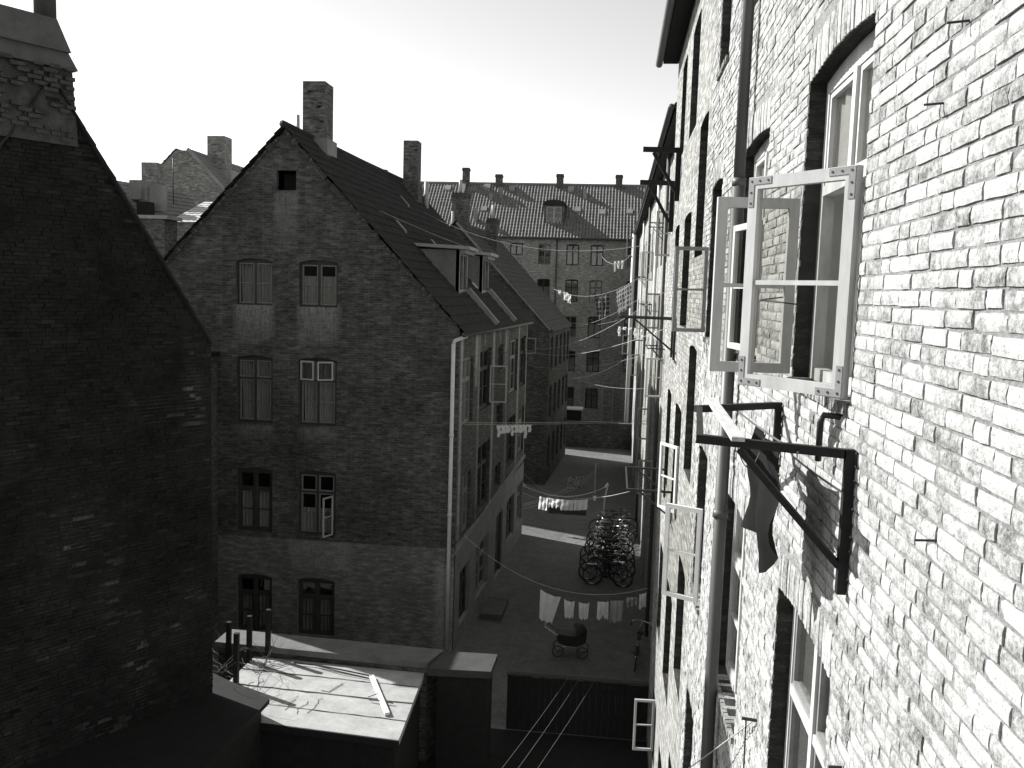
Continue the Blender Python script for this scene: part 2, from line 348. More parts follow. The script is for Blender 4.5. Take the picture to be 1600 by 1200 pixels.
def curtain(parent, F, u0, u1, v0, v1, w, mat, waves=8, gather=0.0):
    b = MB(); n = waves * 4
    for k in range(n):
        a, c = k / n, (k + 1) / n
        pu = lambda t, top: u0 + (u1 - u0) * (t if top else 0.5 + (t - 0.5) * (1 - gather))
        pw = lambda t: w + 0.02 * math.sin(t * waves * 2 * math.pi)
        b.q([F.P(pu(a, 0), v0, pw(a)), F.P(pu(c, 0), v0, pw(c)), F.P(pu(c, 1), v1, pw(c)), F.P(pu(a, 1), v1, pw(a))], [(a, v0), (c, v0), (c, v1), (a, v1)])
    return b.build("curtain", mat, parent, True)
def sash_mb(F, u0, u1, v0, v1, w0, w1, bw=0.045, bars=1, vbars=0):
    b = MB(); b.wbox(F, u0, u0 + bw, v0, v1, w0, w1); b.wbox(F, u1 - bw, u1, v0, v1, w0, w1)
    b.wbox(F, u0 + bw, u1 - bw, v0, v0 + bw, w0, w1); b.wbox(F, u0 + bw, u1 - bw, v1 - bw, v1, w0, w1)
    for k in range(bars):
        v = v0 + (v1 - v0) * (k + 1) / (bars + 1); b.wbox(F, u0 + bw, u1 - bw, v - 0.012, v + 0.012, w0 + 0.008, w1 - 0.004)
    return b
def pane_(parent, F, u0, u1, v0, v1, w, mat="glass"):
    b = MB(); b.wbox(F, u0, u1, v0, v1, w - 0.002, w + 0.002); return b.build("pane", MT[mat], parent)
def window(parent, F, o, fm='darkpaint', sm=None, rec=0.10, transom=0.66, cur='curtain', curspec='both', detail=2, missing=(), fr=0.07, w=0.0, sill=None, room='room', glass='glass'):
    u0, u1, v0, v1 = o[:4]; rise = o[4] if len(o) > 4 else 0; sm = sm or fm
    b = MB(); w0, w1 = w - rec - 0.07, w - rec; mid = (u0 + u1) / 2
    b.wbox(F, u0, u0 + fr, v0, v1, w0, w1); b.wbox(F, u1 - fr, u1, v0, v1, w0, w1); b.wbox(F, u0 + fr, u1 - fr, v0, v0 + fr, w0, w1)
    b.wbox(F, u0 + fr, u1 - fr, v1 - rise - fr, v1, w0, w1); b.wbox(F, mid - 0.035, mid + 0.035, v0 + fr, v1 - fr - rise, w0, w1 + 0.012)
    vt = v0 + (v1 - v0) * transom
    if transom < 1:
        for a, c in ((u0 + fr, mid - 0.035), (mid + 0.035, u1 - fr)): b.wbox(F, a, c, vt - 0.03, vt + 0.03, w0, w1 + 0.006)
    fo = b.build("window", MT[fm], parent)
    bx = MB(); D = 0.7; P = F.P; a0, a1, b0, b1, e = u0 + 0.01, u1 - 0.01, v0 + 0.01, v1 - 0.01, w0 - D
    bx.q([P(a0, b0, e), P(a1, b0, e), P(a1, b1, e), P(a0, b1, e)])
    for p in ((a0, b0, a1, b0), (a0, b1, a1, b1), (a0, b0, a0, b1), (a1, b0, a1, b1)):
        bx.q([P(p[0], p[1], w0), P(p[2], p[3], w0), P(p[2], p[3], e), P(p[0], p[1], e)])
    bx.build("room_interior", MT[room], fo)
    top = v1 - rise - fr
    cells = [(u0 + fr, mid - 0.035, v0 + fr, (vt - 0.03) if transom < 1 else top, 0), (mid + 0.035, u1 - fr, v0 + fr, (vt - 0.03) if transom < 1 else top, 1)]
    if transom < 1: cells += [(u0 + fr, mid - 0.035, vt + 0.03, top, 2), (mid + 0.035, u1 - fr, vt + 0.03, top, 3)]
    for (a, c, d, e2, k) in cells:
        if k in missing: continue
        if detail > 0:
            sash_mb(F, a, c, d, e2, w0 + 0.02, w1 - 0.008, 0.035, 1 if k < 2 else 0).build("sash", MT[sm], fo)
        pane_(fo, F, a + 0.02, c - 0.02, d + 0.02, e2 - 0.02, w0 + 0.035, glass)
    if cur:
        if curspec == 'both': curtain(fo, F, u0 + fr, mid, v0 + 0.05, v1 - 0.05, w0 - 0.06, MT[cur], 5, 0.15); curtain(fo, F, mid, u1 - fr, v0 + 0.05, v1 - 0.05, w0 - 0.06, MT[cur], 5, 0.15)
        elif curspec == 'half': curtain(fo, F, u0 + fr, u1 - fr, v0 + 0.04, v0 + (v1 - v0) * 0.66, w0 - 0.06, MT[cur], 9)
        elif curspec == 'low': curtain(fo, F, u0 + fr, u1 - fr, v0 + 0.04, v0 + (v1 - v0) * 0.4, w0 - 0.06, MT[cur], 9)
        elif curspec == 'full': curtain(fo, F, u0 + fr, u1 - fr, v0 + 0.04, v1 - 0.04, w0 + 0.006, MT[cur], 10)
    if sill:
        s = MB(); s.wbox(F, u0 - 0.05, u1 + 0.05, v0 - 0.06, v0 - 0.003, w - rec, w + 0.05); s.build("sill", MT[sill], fo)
    return fo
def open_sash(parent, hinge, ang, width, v0, v1, mat, bw=0.05, th=0.035, bars=1, name="open_sash"):
    F = W((hinge[0], hinge[1]), ang); o = sash_mb(F, 0, width, v0, v1, -th / 2, th / 2, bw, bars).build(name, MT[mat], parent)
    pane_(o, F, bw * 0.6, width - bw * 0.6, v0 + bw * 0.6, v1 - bw * 0.6, 0.0, 'clear')
    return o, F
def pantiles(name, parent, A, B, C, D, mat, rib=0.22, row=0.34, amp=0.03, jit=0.006):
    # A,B eave ends; C,D ridge above B,A
    A, B, C, D = map(Vector, (A, B, C, D)); nr = max(1, int((B - A).length / rib)); nc = nr * 5; nrow = max(1, int((D - A).length / row))
    nrm = (B - A).cross(D - A).normalized()
    if nrm.z < 0: nrm = -nrm
    rnd = random.Random(len(name) + nc); me = bpy.data.meshes.new(name); vs_, fs = [], []
    prof = [0.0, 0.7, 1.0, 0.5, -0.15]
    joff = [[rnd.uniform(-jit, jit) for _ in range(nr + 1)] for _ in range(nrow + 1)]
    off = wloc(parent)
    for r in range(nrow):
        for lev in (0, 1):
            t = (r + lev * 0.999) / nrow; lift = (0.028 if lev == 0 else 0.0)
            for c in range(nc + 1):
                s = c / nc; p = (A + (B - A) * s) * (1 - t) + (D + (C - D) * s) * t
                h = amp * prof[c % 5] + lift + joff[r][c // 5]; vs_.append(tuple(p + nrm * h - off))
    wd = nc + 1
    for r in range(nrow * 2 - 1):
        for c in range(nc): a = r * wd + c; fs.append((a, a + 1, a + 1 + wd, a + wd))
    me.from_pydata(vs_, [], fs); me.materials.append(mat); me.uv_layers.new(name="UVMap")
    o = bpy.data.objects.new(name, me); COL.objects.link(o); o.parent = parent; o["kind"] = "stuff"
    return o
def chimney(parent, cx, cy, wx, wy, z0, z1, mat='chim', cap=True, ang=0, name="chimney", pots=0, taper=1.0):
    b = MB(); ca, sa = math.cos(math.radians(ang)), math.sin(math.radians(ang))
    def cor(x, y, z): return (cx + x * ca - y * sa, cy + x * sa + y * ca, z)
    def blk(ax, ay, a, c, tp=1.0, mi=0):
        b.hexa([cor(-ax, -ay, a), cor(ax, -ay, a), cor(ax, ay, a), cor(-ax, ay, a)] + [cor(-ax * tp, -ay * tp, c), cor(ax * tp, -ay * tp, c), cor(ax * tp, ay * tp, c), cor(-ax * tp, ay * tp, c)], mi)
    hx, hy = wx / 2, wy / 2
    blk(hx, hy, z0, z1 - (0.24 if cap else 0.0), taper)
    if cap: blk(hx * taper + 0.045, hy * taper + 0.045, z1 - 0.24, z1 - 0.1); blk(hx * taper + 0.02, hy * taper + 0.02, z1 - 0.1, z1)
    o = b.build(name, MT[mat], parent)
    # uneven courses: a few proud bricks on the two faces in view
    pb = MB(); rnd = random.Random(int(cx * 100))
    for k in range(int((z1 - z0) * 10)):
        z = rnd.uniform(z0, z1 - 0.3); x = rnd.uniform(-hx * 0.8, hx * 0.6)
        c0 = [cor(x, -hy - 0.012, z), cor(x + 0.2 * hx + 0.06, -hy - 0.012, z), cor(x + 0.2 * hx + 0.06, -hy + 0.05, z), cor(x, -hy + 0.05, z)]
        pb.hexa(c0 + [(p[0], p[1], p[2] + 0.05) for p in c0])
    pb.build("proud_bricks", MT[mat], o)["kind"] = "stuff"
    for k in range(pots):
        p = MB(); x = (k - (pots - 1) / 2) * 0.3; c = cor(x, 0, z1); p.tube([(c[0], c[1], z1), (c[0], c[1], z1 + 0.45)], [0.11, 0.085], 10); p.build("chimney_pot", MT['stone'], o)
    return o
def tubeobj(name, parent, pts, r, mat, n=8): b = MB(); b.tube(pts, r, n); return b.build(name, MT[mat], parent, True)
def downpipe(parent, x, y, z0, z1, r=0.05, mat='zinc', collars=(), wx=None):
    o = tubeobj("downpipe", parent, [(x, y, z0), (x, y, z1)], r, mat, 12)
    for z in collars:
        b = MB(); b.tube([(x, y, z - 0.035), (x, y, z + 0.035)], r * 1.22, 12); b.build("pipe_collar", MT[mat], o, True)
        if wx is not None:
            b = MB(); b.box((x, y - 0.012, z - 0.012), (wx, y + 0.012, z + 0.012)); b.build("pipe_bracket", MT['iron'], o)
    return o
# ------------------------------------------------------------------ brick laying
def brick_tpl(L, H, D, seed, fine):
    r = random.Random(seed); j = lambda a: r.uniform(-a, a); qs = []
    if fine:
        nu, nv = (5, 3) if L > 0.15 else (4, 3); gr = []
        for b in range(nv + 1):
            row = []
            for a in range(nu + 1):
                u = L * a / nu; v = H * b / nv; eu = min(a, nu - a); ev = min(b, nv - b); w_ = 0.0
                if eu == 0: w_ -= 0.0016 + abs(j(0.002))
                if ev == 0: w_ -= 0.0016 + abs(j(0.002))
                w_ += j(0.0011); row.append((u + j(0.0018), v + j(0.0014), w_))
            gr.append(row)
        for b in range(nv):
            for a in range(nu): qs.append((gr[b][a], gr[b][a + 1], gr[b + 1][a + 1], gr[b + 1][a]))
        ed = [gr[0][a] for a in range(nu + 1)] + [gr[b][nu] for b in range(1, nv + 1)] + [gr[nv][a] for a in range(nu - 1, -1, -1)] + [gr[b][0] for b in range(nv - 1, 0, -1)]
        for a, c in zip(ed, ed[1:] + ed[:1]): qs.append(((a[0], a[1], -D), (c[0], c[1], -D), c, a))
    else:
        c = [(j(.003), j(.003), j(.003)), (L + j(.003), j(.003), j(.003)), (L + j(.003), H + j(.003), j(.003)), (j(.003), H + j(.003), j(.003))]
        qs.append(tuple(c))
        for a, d in zip(c, c[1:] + c[:1]): qs.append(((a[0], a[1], -D), (d[0], d[1], -D), d, a))
    return qs
TPL = {}
def tpl(kind, k, fine):
    key = (kind, k, fine)
    if key not in TPL:
        L, H = dict(S=(0.228, 0.056), H=(0.108, 0.056), V=(0.056, 0.228))[kind]; TPL[key] = brick_tpl(L, H, 0.013, hash((kind == 'S', kind == 'H', k)) % 9999, fine)
    return TPL[key]
def lay(F, v0, v1, interval_fn, rnd, jw=0.004, joint=0.011):
    """yields (kind, u, v, cutlen, w)"""
    k = 0; v = v0
    while v + 0.056 <= v1:
        seq = 'SSH' if k % 2 == 0 else 'SHS'
        for (a, b) in interval_fn(v):
            i = k; u = math.floor((a - 5) / 0.597) * 0.597 + (k % 2) * 0.18 + (k % 3) * 0.02
            while u < b:
                kd = seq[i % 3]; L = 0.228 if kd == 'S' else 0.108; i += 1
                s, e = max(a, u), min(b, u + L)
                if e - s > 0.035: yield kd, s, v + rnd.uniform(-.0025, .0025), (None if e - s > L - 0.001 else e - s), rnd.uniform(-jw, jw)
                u += L + joint + rnd.uniform(-.002, .003)
        v += 0.067; k += 1
def excl(lo, hi, holes):
    iv = [(lo, hi)]
    for a, b in holes:
        n = []
        for s, e in iv:
            if b <= s or a >= e: n.append((s, e)); continue
            if a > s: n.append((s, a))
            if b < e: n.append((b, e))
        iv = n
    return iv
def put(mb, F, qs, u, v, w_, su=1.0, tone=0.5, rot=0.0):
    for q_ in qs: mb.q([F.P(u + p[0] * su + (p[1] - .028) * rot, v + p[1] + (p[0] - .1) * rot, w_ + p[2]) for p in q_], tone=tone)
# ================================================================== SETTING
b = MB(); b.q([(-700, -700, GZ), (700, -700, GZ), (700, 900, GZ), (-700, 900, GZ)], [(0, 0), (1, 0), (1, 1), (0, 1)])
tag(b.build("ground", MT['ground']), None, None, None, 'structure')
# ================================================================== 1. NEAR BRICK TENEMENT (right)
T1 = thing("brick_tenement", "tall pale limewashed brick tenement running down the right side, windows standing open", "building", (1.12, 10, GZ))
FR = W((1.12, 0), -90)
ROWS = [(-0.48, 1.37), (-3.62, -1.80), (-6.76, -4.95), (-9.3, -8.05), (2.66, 4.45)]
COLS = [(4.33, 5.74), (7.15, 8.62), (10.17, 11.2), (14.2, 15.6), (16.8, 17.95)]
STAIR = [(0.58, 2.5), (-2.57, -0.68), (-5.70, -3.85), (-8.8, -7.0)]
OPR = {}
for ri, (a, b_) in enumerate(ROWS):
    for ci, (y0, y1) in enumerate(COLS): OPR[(ri, ci)] = (-y1, -y0, a, b_, 0.045)
for si, (a, b_) in enumerate(STAIR): OPR[(si, 's')] = (-13.35, -12.15, a, b_, 0.045)
near = [o for o in OPR.values() if o[1] > -12]; farw = [o for o in OPR.values() if o[1] <= -12]
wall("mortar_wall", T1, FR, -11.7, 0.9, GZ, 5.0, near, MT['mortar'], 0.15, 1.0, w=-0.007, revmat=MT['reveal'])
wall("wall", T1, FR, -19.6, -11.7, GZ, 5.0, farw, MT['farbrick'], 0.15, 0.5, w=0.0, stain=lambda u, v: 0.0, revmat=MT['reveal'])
rnd = random.Random(3)
def iv_r(v):
    h = [(o[0], o[1]) for o in near if v + .056 > o[2] - 0.005 and v < o[3] + 0.245]
    return excl(-11.7, -1.5, h)
cand = []; fieldb = MB()
for kd, u, v, cut, jw in lay(FR, GZ + 0.01, 4.98, iv_r, rnd):
    Y_ = -u; inview = (2.62 < Y_ < 8) and (-0.545 * Y_ + .25 < v < 0.33 * Y_ - .05)
    k = rnd.randrange(6)
    if cut is None and inview: cand.append((math.hypot(Y_, v), kd, k, u, v, jw))
    else: put(fieldb, FR, tpl(kd, k, Y_ < 8.5), u, v, jw, 1.0 if cut is None else cut / (0.228 if kd == 'S' else 0.108), rnd.random(), rnd.uniform(-.012, .012))
cand.sort(); meshes = {}
for n_, (dist, kd, k, u, v, jw) in enumerate(cand):
    if n_ >= 300: put(fieldb, FR, tpl(kd, k, True), u, v, jw, 1.0, rnd.random(), rnd.uniform(-.012, .012)); continue
    key = (kd, k)
    if key not in meshes:
        mb = MB()
        for q_ in tpl(kd, k, True): mb.q([FR.d * p[0] + Z * p[1] + FR.n * p[2] for p in q_])
        mo = mb.build("brick", MT['wbrick']); meshes[key] = mo.data; bpy.data.objects.remove(mo)
    o = bpy.data.objects.new("brick", meshes[key]); COL.objects.link(o); o.parent = T1; o.location = FR.P(u, v, jw) - T1.location
    o.rotation_euler = (rnd.uniform(-.012, .012), 0, 0)
for o in near:                                                   # soldier arches and sills of brick on edge
    n = int((o[1] - o[0]) / 0.066); mu = (o[0] + o[1]) / 2; hw = (o[1] - o[0]) / 2
    for i in range(n):
        u = o[0] + (i + 0.1) * (o[1] - o[0]) / n; av = o[3] - 0.045 * ((u + .03 - mu) / hw) ** 2
        put(fieldb, FR, tpl('V', i % 5, -u < 9), u, av, rnd.uniform(-.003, .005), 1, rnd.random(), 0)
    for i in range(n):
        u = o[0] + (i + 0.1) * (o[1] - o[0]) / n; z = o[2] + rnd.uniform(-.004, .004)
        fieldb.wbox(FR, u, u + 0.056, z - 0.055, z, -0.14, 0.028 + rnd.uniform(-.006, .006))
ob = fieldb.build("brick_field", MT['wbrick'], T1); ob["kind"] = "stuff"
# roof, eaves, body
b = MB(); b.box((0.80, 0.9, 4.96), (1.12, 19.75, 5.06)); b.build("soffit", MT['fence'], T1)
b = MB(); b.hexa([(0.78, 0.9, 5.06), (11.5, 0.9, 5.06), (11.5, 19.75, 5.06), (0.78, 19.75, 5.06), (0.78, 0.9, 5.16), (6.5, 0.9, 9.5), (6.5, 19.75, 9.5), (0.78, 19.75, 5.16)]); b.build("roof", MT['rooftile'], T1)
b = MB(); b.box((1.30, 19.5, GZ), (11.0, 19.598, 5.06)); b.box((10.9, 0.9, GZ), (11.0, 19.5, 5.06)); b.box((1.3, 0.9, GZ), (11, 1.0, 5.06)); b.build("end_wall", MT['farbrick'], T1)
tubeobj("gutter", T1, [(0.72, 0.9, 5.08), (0.72, 19.95, 5.0)], 0.075, 'zinc', 10)
for k in range(9): 
    y = 1.5 + k * 2.25; b = MB(); b.tube([(0.72, y, 5.16), (0.72, y, 4.99), (1.1, y, 4.97)], 0.012, 5); b.build("gutter_bracket", MT['iron'], T1)
downpipe(T1, 1.03, 8.07, -9.6, 1.0, 0.058, 'zinc', (-1.95, -4.6, -7.4), 1.12)
downpipe(T1, 1.03, 8.07, 1.0, 4.9, 0.050, 'zinc', (1.02, 3.3), 1.12)
# windows in the near wall
opt = dict(rec=0.12, sill=None)
wA = window(T1, FR, OPR[(0, 0)], 'oldwhite', 'oldwhite', 0.11, 0.62, None, 'both', 2, missing=(0, 1), fr=0.075, room='white', glass='clear')
curtain(wA, FR, -5.72, -4.35, 0.70, 1.34, -.172, MT['curtain2'], 6)
window(T1, FR, OPR[(0, 1)], 'oldwhite', 'white', 0.11, 0.62, 'curtain2', 'full', 2, glass='clear')
window(T1, FR, OPR[(1, 0)], 'oldwhite', 'midpaint', 0.11, 0.62, 'curtaind', 'full', 2)
window(T1, FR, OPR[(1, 1)], 'oldwhite', 'oldwhite', 0.11, 0.62, 'curtain2', 'full', 2)
for key, o in OPR.items():
    if key in ((0, 0), (0, 1), (1, 0), (1, 1)): continue
    window(T1, FR, o, random.choice(['midpaint', 'oldwhite', 'oldwhite']), None, 0.11, 0.62 if key[0] != 3 else 1.0, random.choice(['curtain2', 'curtain2', 'curtain']), 'full', 1, missing=((1,) if key == (0, 2) else ()), glass='clear')
# inner white shutters seen through the open window
b = MB()
for (a, c) in ((-5.62, -5.19), (-4.86, -4.42)): b.wbox(FR, a, c, -0.38, 0.60, -0.26, -0.23)
b.build("inner_shutter", MT['white'], T1)
# the two casements standing open
s1, F1 = open_sash(T1, (1.10, 4.33), math.degrees(math.atan2(0.52, -0.41)), 0.665, -0.455, 0.635, 'cream', 0.062, 0.045, 1, "open_casement")
def plates(par, F, wd, v0, v1, which, side=0.0245):
    for (cu, cv) in which:
        b = MB(); u = 0.004 if cu == 0 else wd - 0.004; du = 1 if cu == 0 else -1; v = v0 + 0.004 if cv == 0 else v1 - 0.004; dv = 1 if cv == 0 else -1
        for sd in (-1, 1):
            w0, w1 = sorted((sd * 0.0226, sd * 0.0262)); U = sorted((u, u + du * 0.15)); V = sorted((v, v + dv * 0.036)); b.wbox(F, U[0], U[1], V[0], V[1], w0, w1)
            U = sorted((u, u + du * 0.036)); V = sorted((v + dv * 0.036, v + dv * 0.15)); b.wbox(F, U[0], U[1], V[0], V[1], w0, w1)
        p = b.build("corner_plate", MT['plate'], par)
        sc = MB()
        for (a, c) in ((0.02, 0.018), (0.075, 0.018), (0.13, 0.018), (0.018, 0.075), (0.018, 0.13)):
            for sd in (-1, 1):
                q_ = F.P(u + du * a, v + dv * c, sd * 0.0262); sc.tube([q_, q_ + F.n * sd * 0.003], 0.006, 8)
        sc.build("screw", MT['iron'], p)
plates(s1, F1, 0.665, -0.455, 0.635, ((0, 0), (0, 1), (1, 0), (1, 1)))
s2, F2_ = open_sash(T1, (1.10, 5.70), 184.0, 0.50, -0.455, 0.625, 'cream', 0.062, 0.045, 1, "open_casement")
for F_, u_ in ((F1, 0.635), (F2_, 0.47)):
    for v_ in (-0.28, 0.42):
        b = MB(); p = F_.P(u_, v_, 0.024); b.tube([p, p + F_.n * 0.02, p + F_.n * 0.022 - Z * 0.05], 0.004, 6); b.build("sash_hook", MT['iron'], s1 if F_ is F1 else s2)
tubeobj("stay_bar", T1, [(1.0, 5.0, -0.02), (0.83, 5.25, 0.0), (1.02, 5.62, 0.02)], 0.004, 'iron')
open_sash(T1, (1.10, 11.1), 184, 0.40, -0.42, 0.62, 'midpaint', 0.045, 0.04, 1, "open_casement")
open_sash(T1, (1.10, 7.2), 100, 0.62, -0.42, 0.62, 'white', 0.05, 0.04, 1, "open_casement")
open_sash(T1, (1.10, 10.25), 150, 0.46, -3.56, -2.44, 'white', 0.05, 0.04, 1, "open_casement")
open_sash(T1, (1.10, 16.9), 183, 0.40, -8.95, -7.9, 'cream', 0.045, 0.04, 1, "open_casement")
open_sash(T1, (1.10, 14.3), 120, 0.5, -3.5, -2.4, 'white', 0.045, 0.04, 1, "open_casement")
for (y, h) in ((3.35, 0.71), (3.18, 0.94), (4.0, 2.0), (3.1, -0.8), (6.3, 2.3)):                # iron nails in the wall
    b = MB(); b.tube([(1.14, y, h), (1.055, y + .01, h - .006)], 0.0045, 6); b.build("wall_nail", MT['iron'], T1)
tubeobj("cable_spike", T1, [(1.13, 4.02, -2.13), (1.06, 4.0, -2.12), (1.06, 4.0, -2.16), (1.09, 3.98, -2.7), (1.1, 3.97, -3.4)], 0.008, 'iron')
tubeobj("iron_pipe", T1, [(1.14, 4.45, -.56), (1.05, 4.5, -.56), (1.04, 4.52, -.6), (1.05, 4.56, -.80)], 0.016, 'iron', 10)
# drying bracket, near
def bracket(y0, y1, h, out_, th, label, drop=0.66, x=1.12, mat='wood', group=None, bar=True, strut=True, skew=(0, 0)):
    t = thing("drying_bracket", label, "clothes bracket", (x, y0, h), group)
    for y, sk, nm in ((y0, skew[0], 'a'), (y1, skew[1], 'b')):
        if y is None: continue
        out = out_[0 if nm == 'a' else 1] if isinstance(out_, tuple) else out_
        b = MB(); b.beam((x - th / 2 - .004, y, h - drop), (x - th / 2 - .004, y, h + th / 2), th); b.build("post", MT[mat], t)
        b = MB(); b.beam((x - th - .006, y, h), (x - out, y + sk, h + .01), th); b.build("arm", MT[mat], t)
        if strut: b = MB(); b.beam((x - out * 0.72, y + sk * .7, h - th * .55), (x - th, y, h - drop * 0.80), th * .95, th * .7); b.build("strut", MT[mat], t)
    oa, ob_ = out_ if isinstance(out_, tuple) else (out_, out_)
    if bar and y1 is not None: b = MB(); b.beam((x - oa + th * .4, y0 + skew[0] + th * .5, h + .012), (x - ob_ + th * .4, y1 + skew[1] - th * .5, h + .012), th * .8); b.build("outer_bar", MT[mat], t)
    return t
brA = bracket(4.15, 5.95, -0.69, (0.70, 0.60), 0.042, "black timber drying bracket with two arms below the nearest open window", skew=(0.18, -0.46))
b = MB(); b.beam((0.585, 4.10, -0.640), (0.63, 5.72, -0.640), 0.06, 0.02); tag(b.build("loose_board", MT['board']), "pale loose board lying across the arms of the black bracket", "board")
bracket(17.4, None, 2.78, 0.72, 0.09, "black bracket arm high on the pale wall, upper of the two against the sky", 0.95)
bracket(18.9, None, 2.35, 0.72, 0.09, "black bracket arm high on the pale wall, lower of the two against the sky", 1.0)
bracket(16.4, 17.1, -0.40, 1.05, 0.04, "dark iron drying bracket jutting from the tenement wall, tiny washing beside it", 0.75, mat='iron')
bracket(15.2, 17.2, -3.35, 0.80, 0.035, "thin iron frame bracket above the parked bicycles on the pale wall", 0.55, mat='iron')
# ================================================================== cloth helper
def cloth(label, p0, p1, drop, mat, cat="laundry", group=None, sag=0.02, taper=1.0, cut=0.0, name="laundry", seed=0, skew=0.0, wav=2.5, amp=0.05, bottom=None):
    r = random.Random(seed + int(abs(p0[0]) * 100)); p0 = Vector(p0); p1 = Vector(p1); L = (p1 - p0).length; d = (p1 - p0).normalized()
    side = Vector((-d.y, d.x, 0)).normalized(); nu, nv = 14, 10; b = MB(); ph = r.uniform(0, 6)
    def pt(i, j):
        s = i / nu; t = j / nv; tt = t
        wd = 1 + (taper - 1) * t; u = 0.5 + (s - 0.5) * wd + skew * t
        dr = drop * (1 + (bottom(s) if bottom else cut * math.sin(s * 7 + ph))) * t
        base_ = p0 + (p1 - p0) * u - Z * (4 * sag * s * (1 - s) * (1 - t))
        return base_ - Z * dr + side * (amp * math.sin(wav * 2 * math.pi * s + ph + t * .8) * (0.25 + t) + 0.02 * math.sin(9 * t + 5 * s))
    for i in range(nu):
        for j in range(nv):
            b.q([pt(i, j + 1), pt(i + 1, j + 1), pt(i + 1, j), pt(i, j)], [(i / nu * L, -(j + 1) / nv * drop), ((i + 1) / nu * L, -(j + 1) / nv * drop), ((i + 1) / nu * L, -j / nv * drop), (i / nu * L, -j / nv * drop)])
    o = b.build(name, MT[mat], None, True)
    bm = bmesh.new(); bm.from_mesh(o.data); bmesh.ops.remove_doubles(bm, verts=bm.verts[:], dist=.0004); bm.to_mesh(o.data); bm.free()
    return tag(o, label, cat, group)
def line(label, a, c, sag=0.2, r=0.006, mat='rope', name="clothesline", n=12, group=None):
    a, c = Vector(a), Vector(c); pts = [a + (c - a) * (k / n) - Z * (4 * sag * (k / n) * (1 - k / n)) for k in range(n + 1)]
    return tag(tubeobj(name, None, pts, r, mat, 5), label, "wire" if name == "wire" else "clothesline", group)
cloth("dark cloth hanging from the black timber bracket near the open window", (0.87, 4.52, -0.72), (0.83, 5.24, -0.72), 0.60, 'cd', "cloth", name="hanging_cloth", taper=1.0, wav=2.2, amp=0.028, bottom=lambda s: 0.0 + 0.28 * math.exp(-((s - .42) / .16) ** 2) - .12 * max(0, .15 - s) * 8)
line("short cord tied under the black timber bracket holding the dark cloth", (0.87, 4.17, -0.70), (0.79, 5.75, -0.70), 0.012, 0.006, 'wire')
line("thin wire hanging loosely from the black timber bracket", (0.62, 4.4, -0.70), (0.86, 5.0, -0.74), 0.16, 0.003, 'wire', "wire")
# ================================================================== 2. GABLED HOUSE (centre)
T2 = thing("gabled_house", "dark sooty brick house with steep gable facing the viewer, net curtained windows", "house", (-8, 24, GZ))
FG = W((0, 23.4), 0)
LX, RX = (-10.38, -9.34), (-8.59, -7.51)
LV = [(-0.56, 0.71), (-3.83, -1.95), (-6.93, -5.10), (-9.85, -8.17)]
opg = [(x[0], x[1], a, c, 0.07) for x in (LX, RX) for a, c in LV] + [(-9.23, -8.69, 2.56, 3.09)]
def st_g(u, v):
    s = 0
    for x in (LX, RX):
        if x[0] - .05 < u < x[1] + .05:
            for (a, c), l, k in zip(LV[:2], (1.1, .45), (1.0, .7)):
                if a - l < v < a: s = max(s, k * (1 - 0.75 * (a - v) / l) * min(1, .35 + 6 * min(u - x[0] + .05, x[1] + .05 - u)))
    if -9.3 < u < -8.6 and 0.9 < v < 2.55: s = max(s, .55 * (v - .9) / 1.6 + .1)
    return s
clips = [(-4.05, -1.10, 1.06, 1.0), (-9.0, 4.15, -1.06, 1.0)]
wall("gable_wall", T2, FG, -14.0, -4.12, -7.08, 4.15, [o for o in opg if o[2] > -7], MT['gable'], 0.14, 0.14, clips, st_g)
wall("gable_wall_base", T2, FG, -14.0, -4.12, GZ, -7.08, [o for o in opg if o[2] < -7], MT['gablebase'], 0.14, 0.2, (), lambda u, v: (0.8 if u > -4.6 and v < -7.6 else 0.0) * min(1, max(0, (u + 4.9) / .5)) + (.35 if -8.9 < u < -7 and v > -7.9 else 0), w=0.012)
b = MB()                                   # ragged lime fillet along both verges
rnd = random.Random(5)
for sx, (ax, az) in ((1, (-4.05, -1.06)), (-1, (-13.95, -1.06))):
    pts = []
    for k in range(31):
        t = k / 30; pts.append((ax + (-9.0 - ax) * t + rnd.uniform(-.02, .02), 23.385, az + (4.2 - az) * t - 0.07 + rnd.uniform(-.03, .03)))
    for p, q_ in zip(pts, pts[1:]):
        if rnd.random() < .16: continue
        b.beam(p, (q_[0], q_[1], q_[2] + rnd.uniform(-.02, .02)), .05, rnd.uniform(.05, .16))
b.build("verge_mortar", MT['chim'], T2)["kind"] = "stuff"
P_ = dict(rec=0.09, fr=0.06)
window(T2, FG, opg[0], 'darkpaint', 'midpaint', 0.09, 1.0, 'curtain', 'both', 1, fr=0.05)
window(T2, FG, opg[4], 'darkpaint', 'midpaint', 0.09, 1.0, 'curtain2', 'half', 1, fr=0.06)
window(T2, FG, opg[1], 'darkpaint', 'midpaint', 0.09, 0.66, 'curtain', 'both', 1)
window(T2, FG, opg[5], 'darkpaint', 'midpaint', 0.09, 0.66, 'curtain2', 'both', 1)
window(T2, FG, opg[2], 'darkpaint', None, 0.09, 0.66, 'curtain', 'half', 1)
window(T2, FG, opg[6], 'darkpaint', 'midpaint', 0.09, 0.66, 'curtain2', 'low', 1)
window(T2, FG, opg[3], 'darkpaint', None, 0.09, 0.66, 'curtaind', 'half', 1)
window(T2, FG, opg[7], 'darkpaint', None, 0.09, 0.66, 'curtaind', 'half', 1)
open_sash(T2, (-7.56, 23.30), -112, 0.40, -6.86, -5.75, 'cream', 0.04, 0.035, 1, "open_casement")
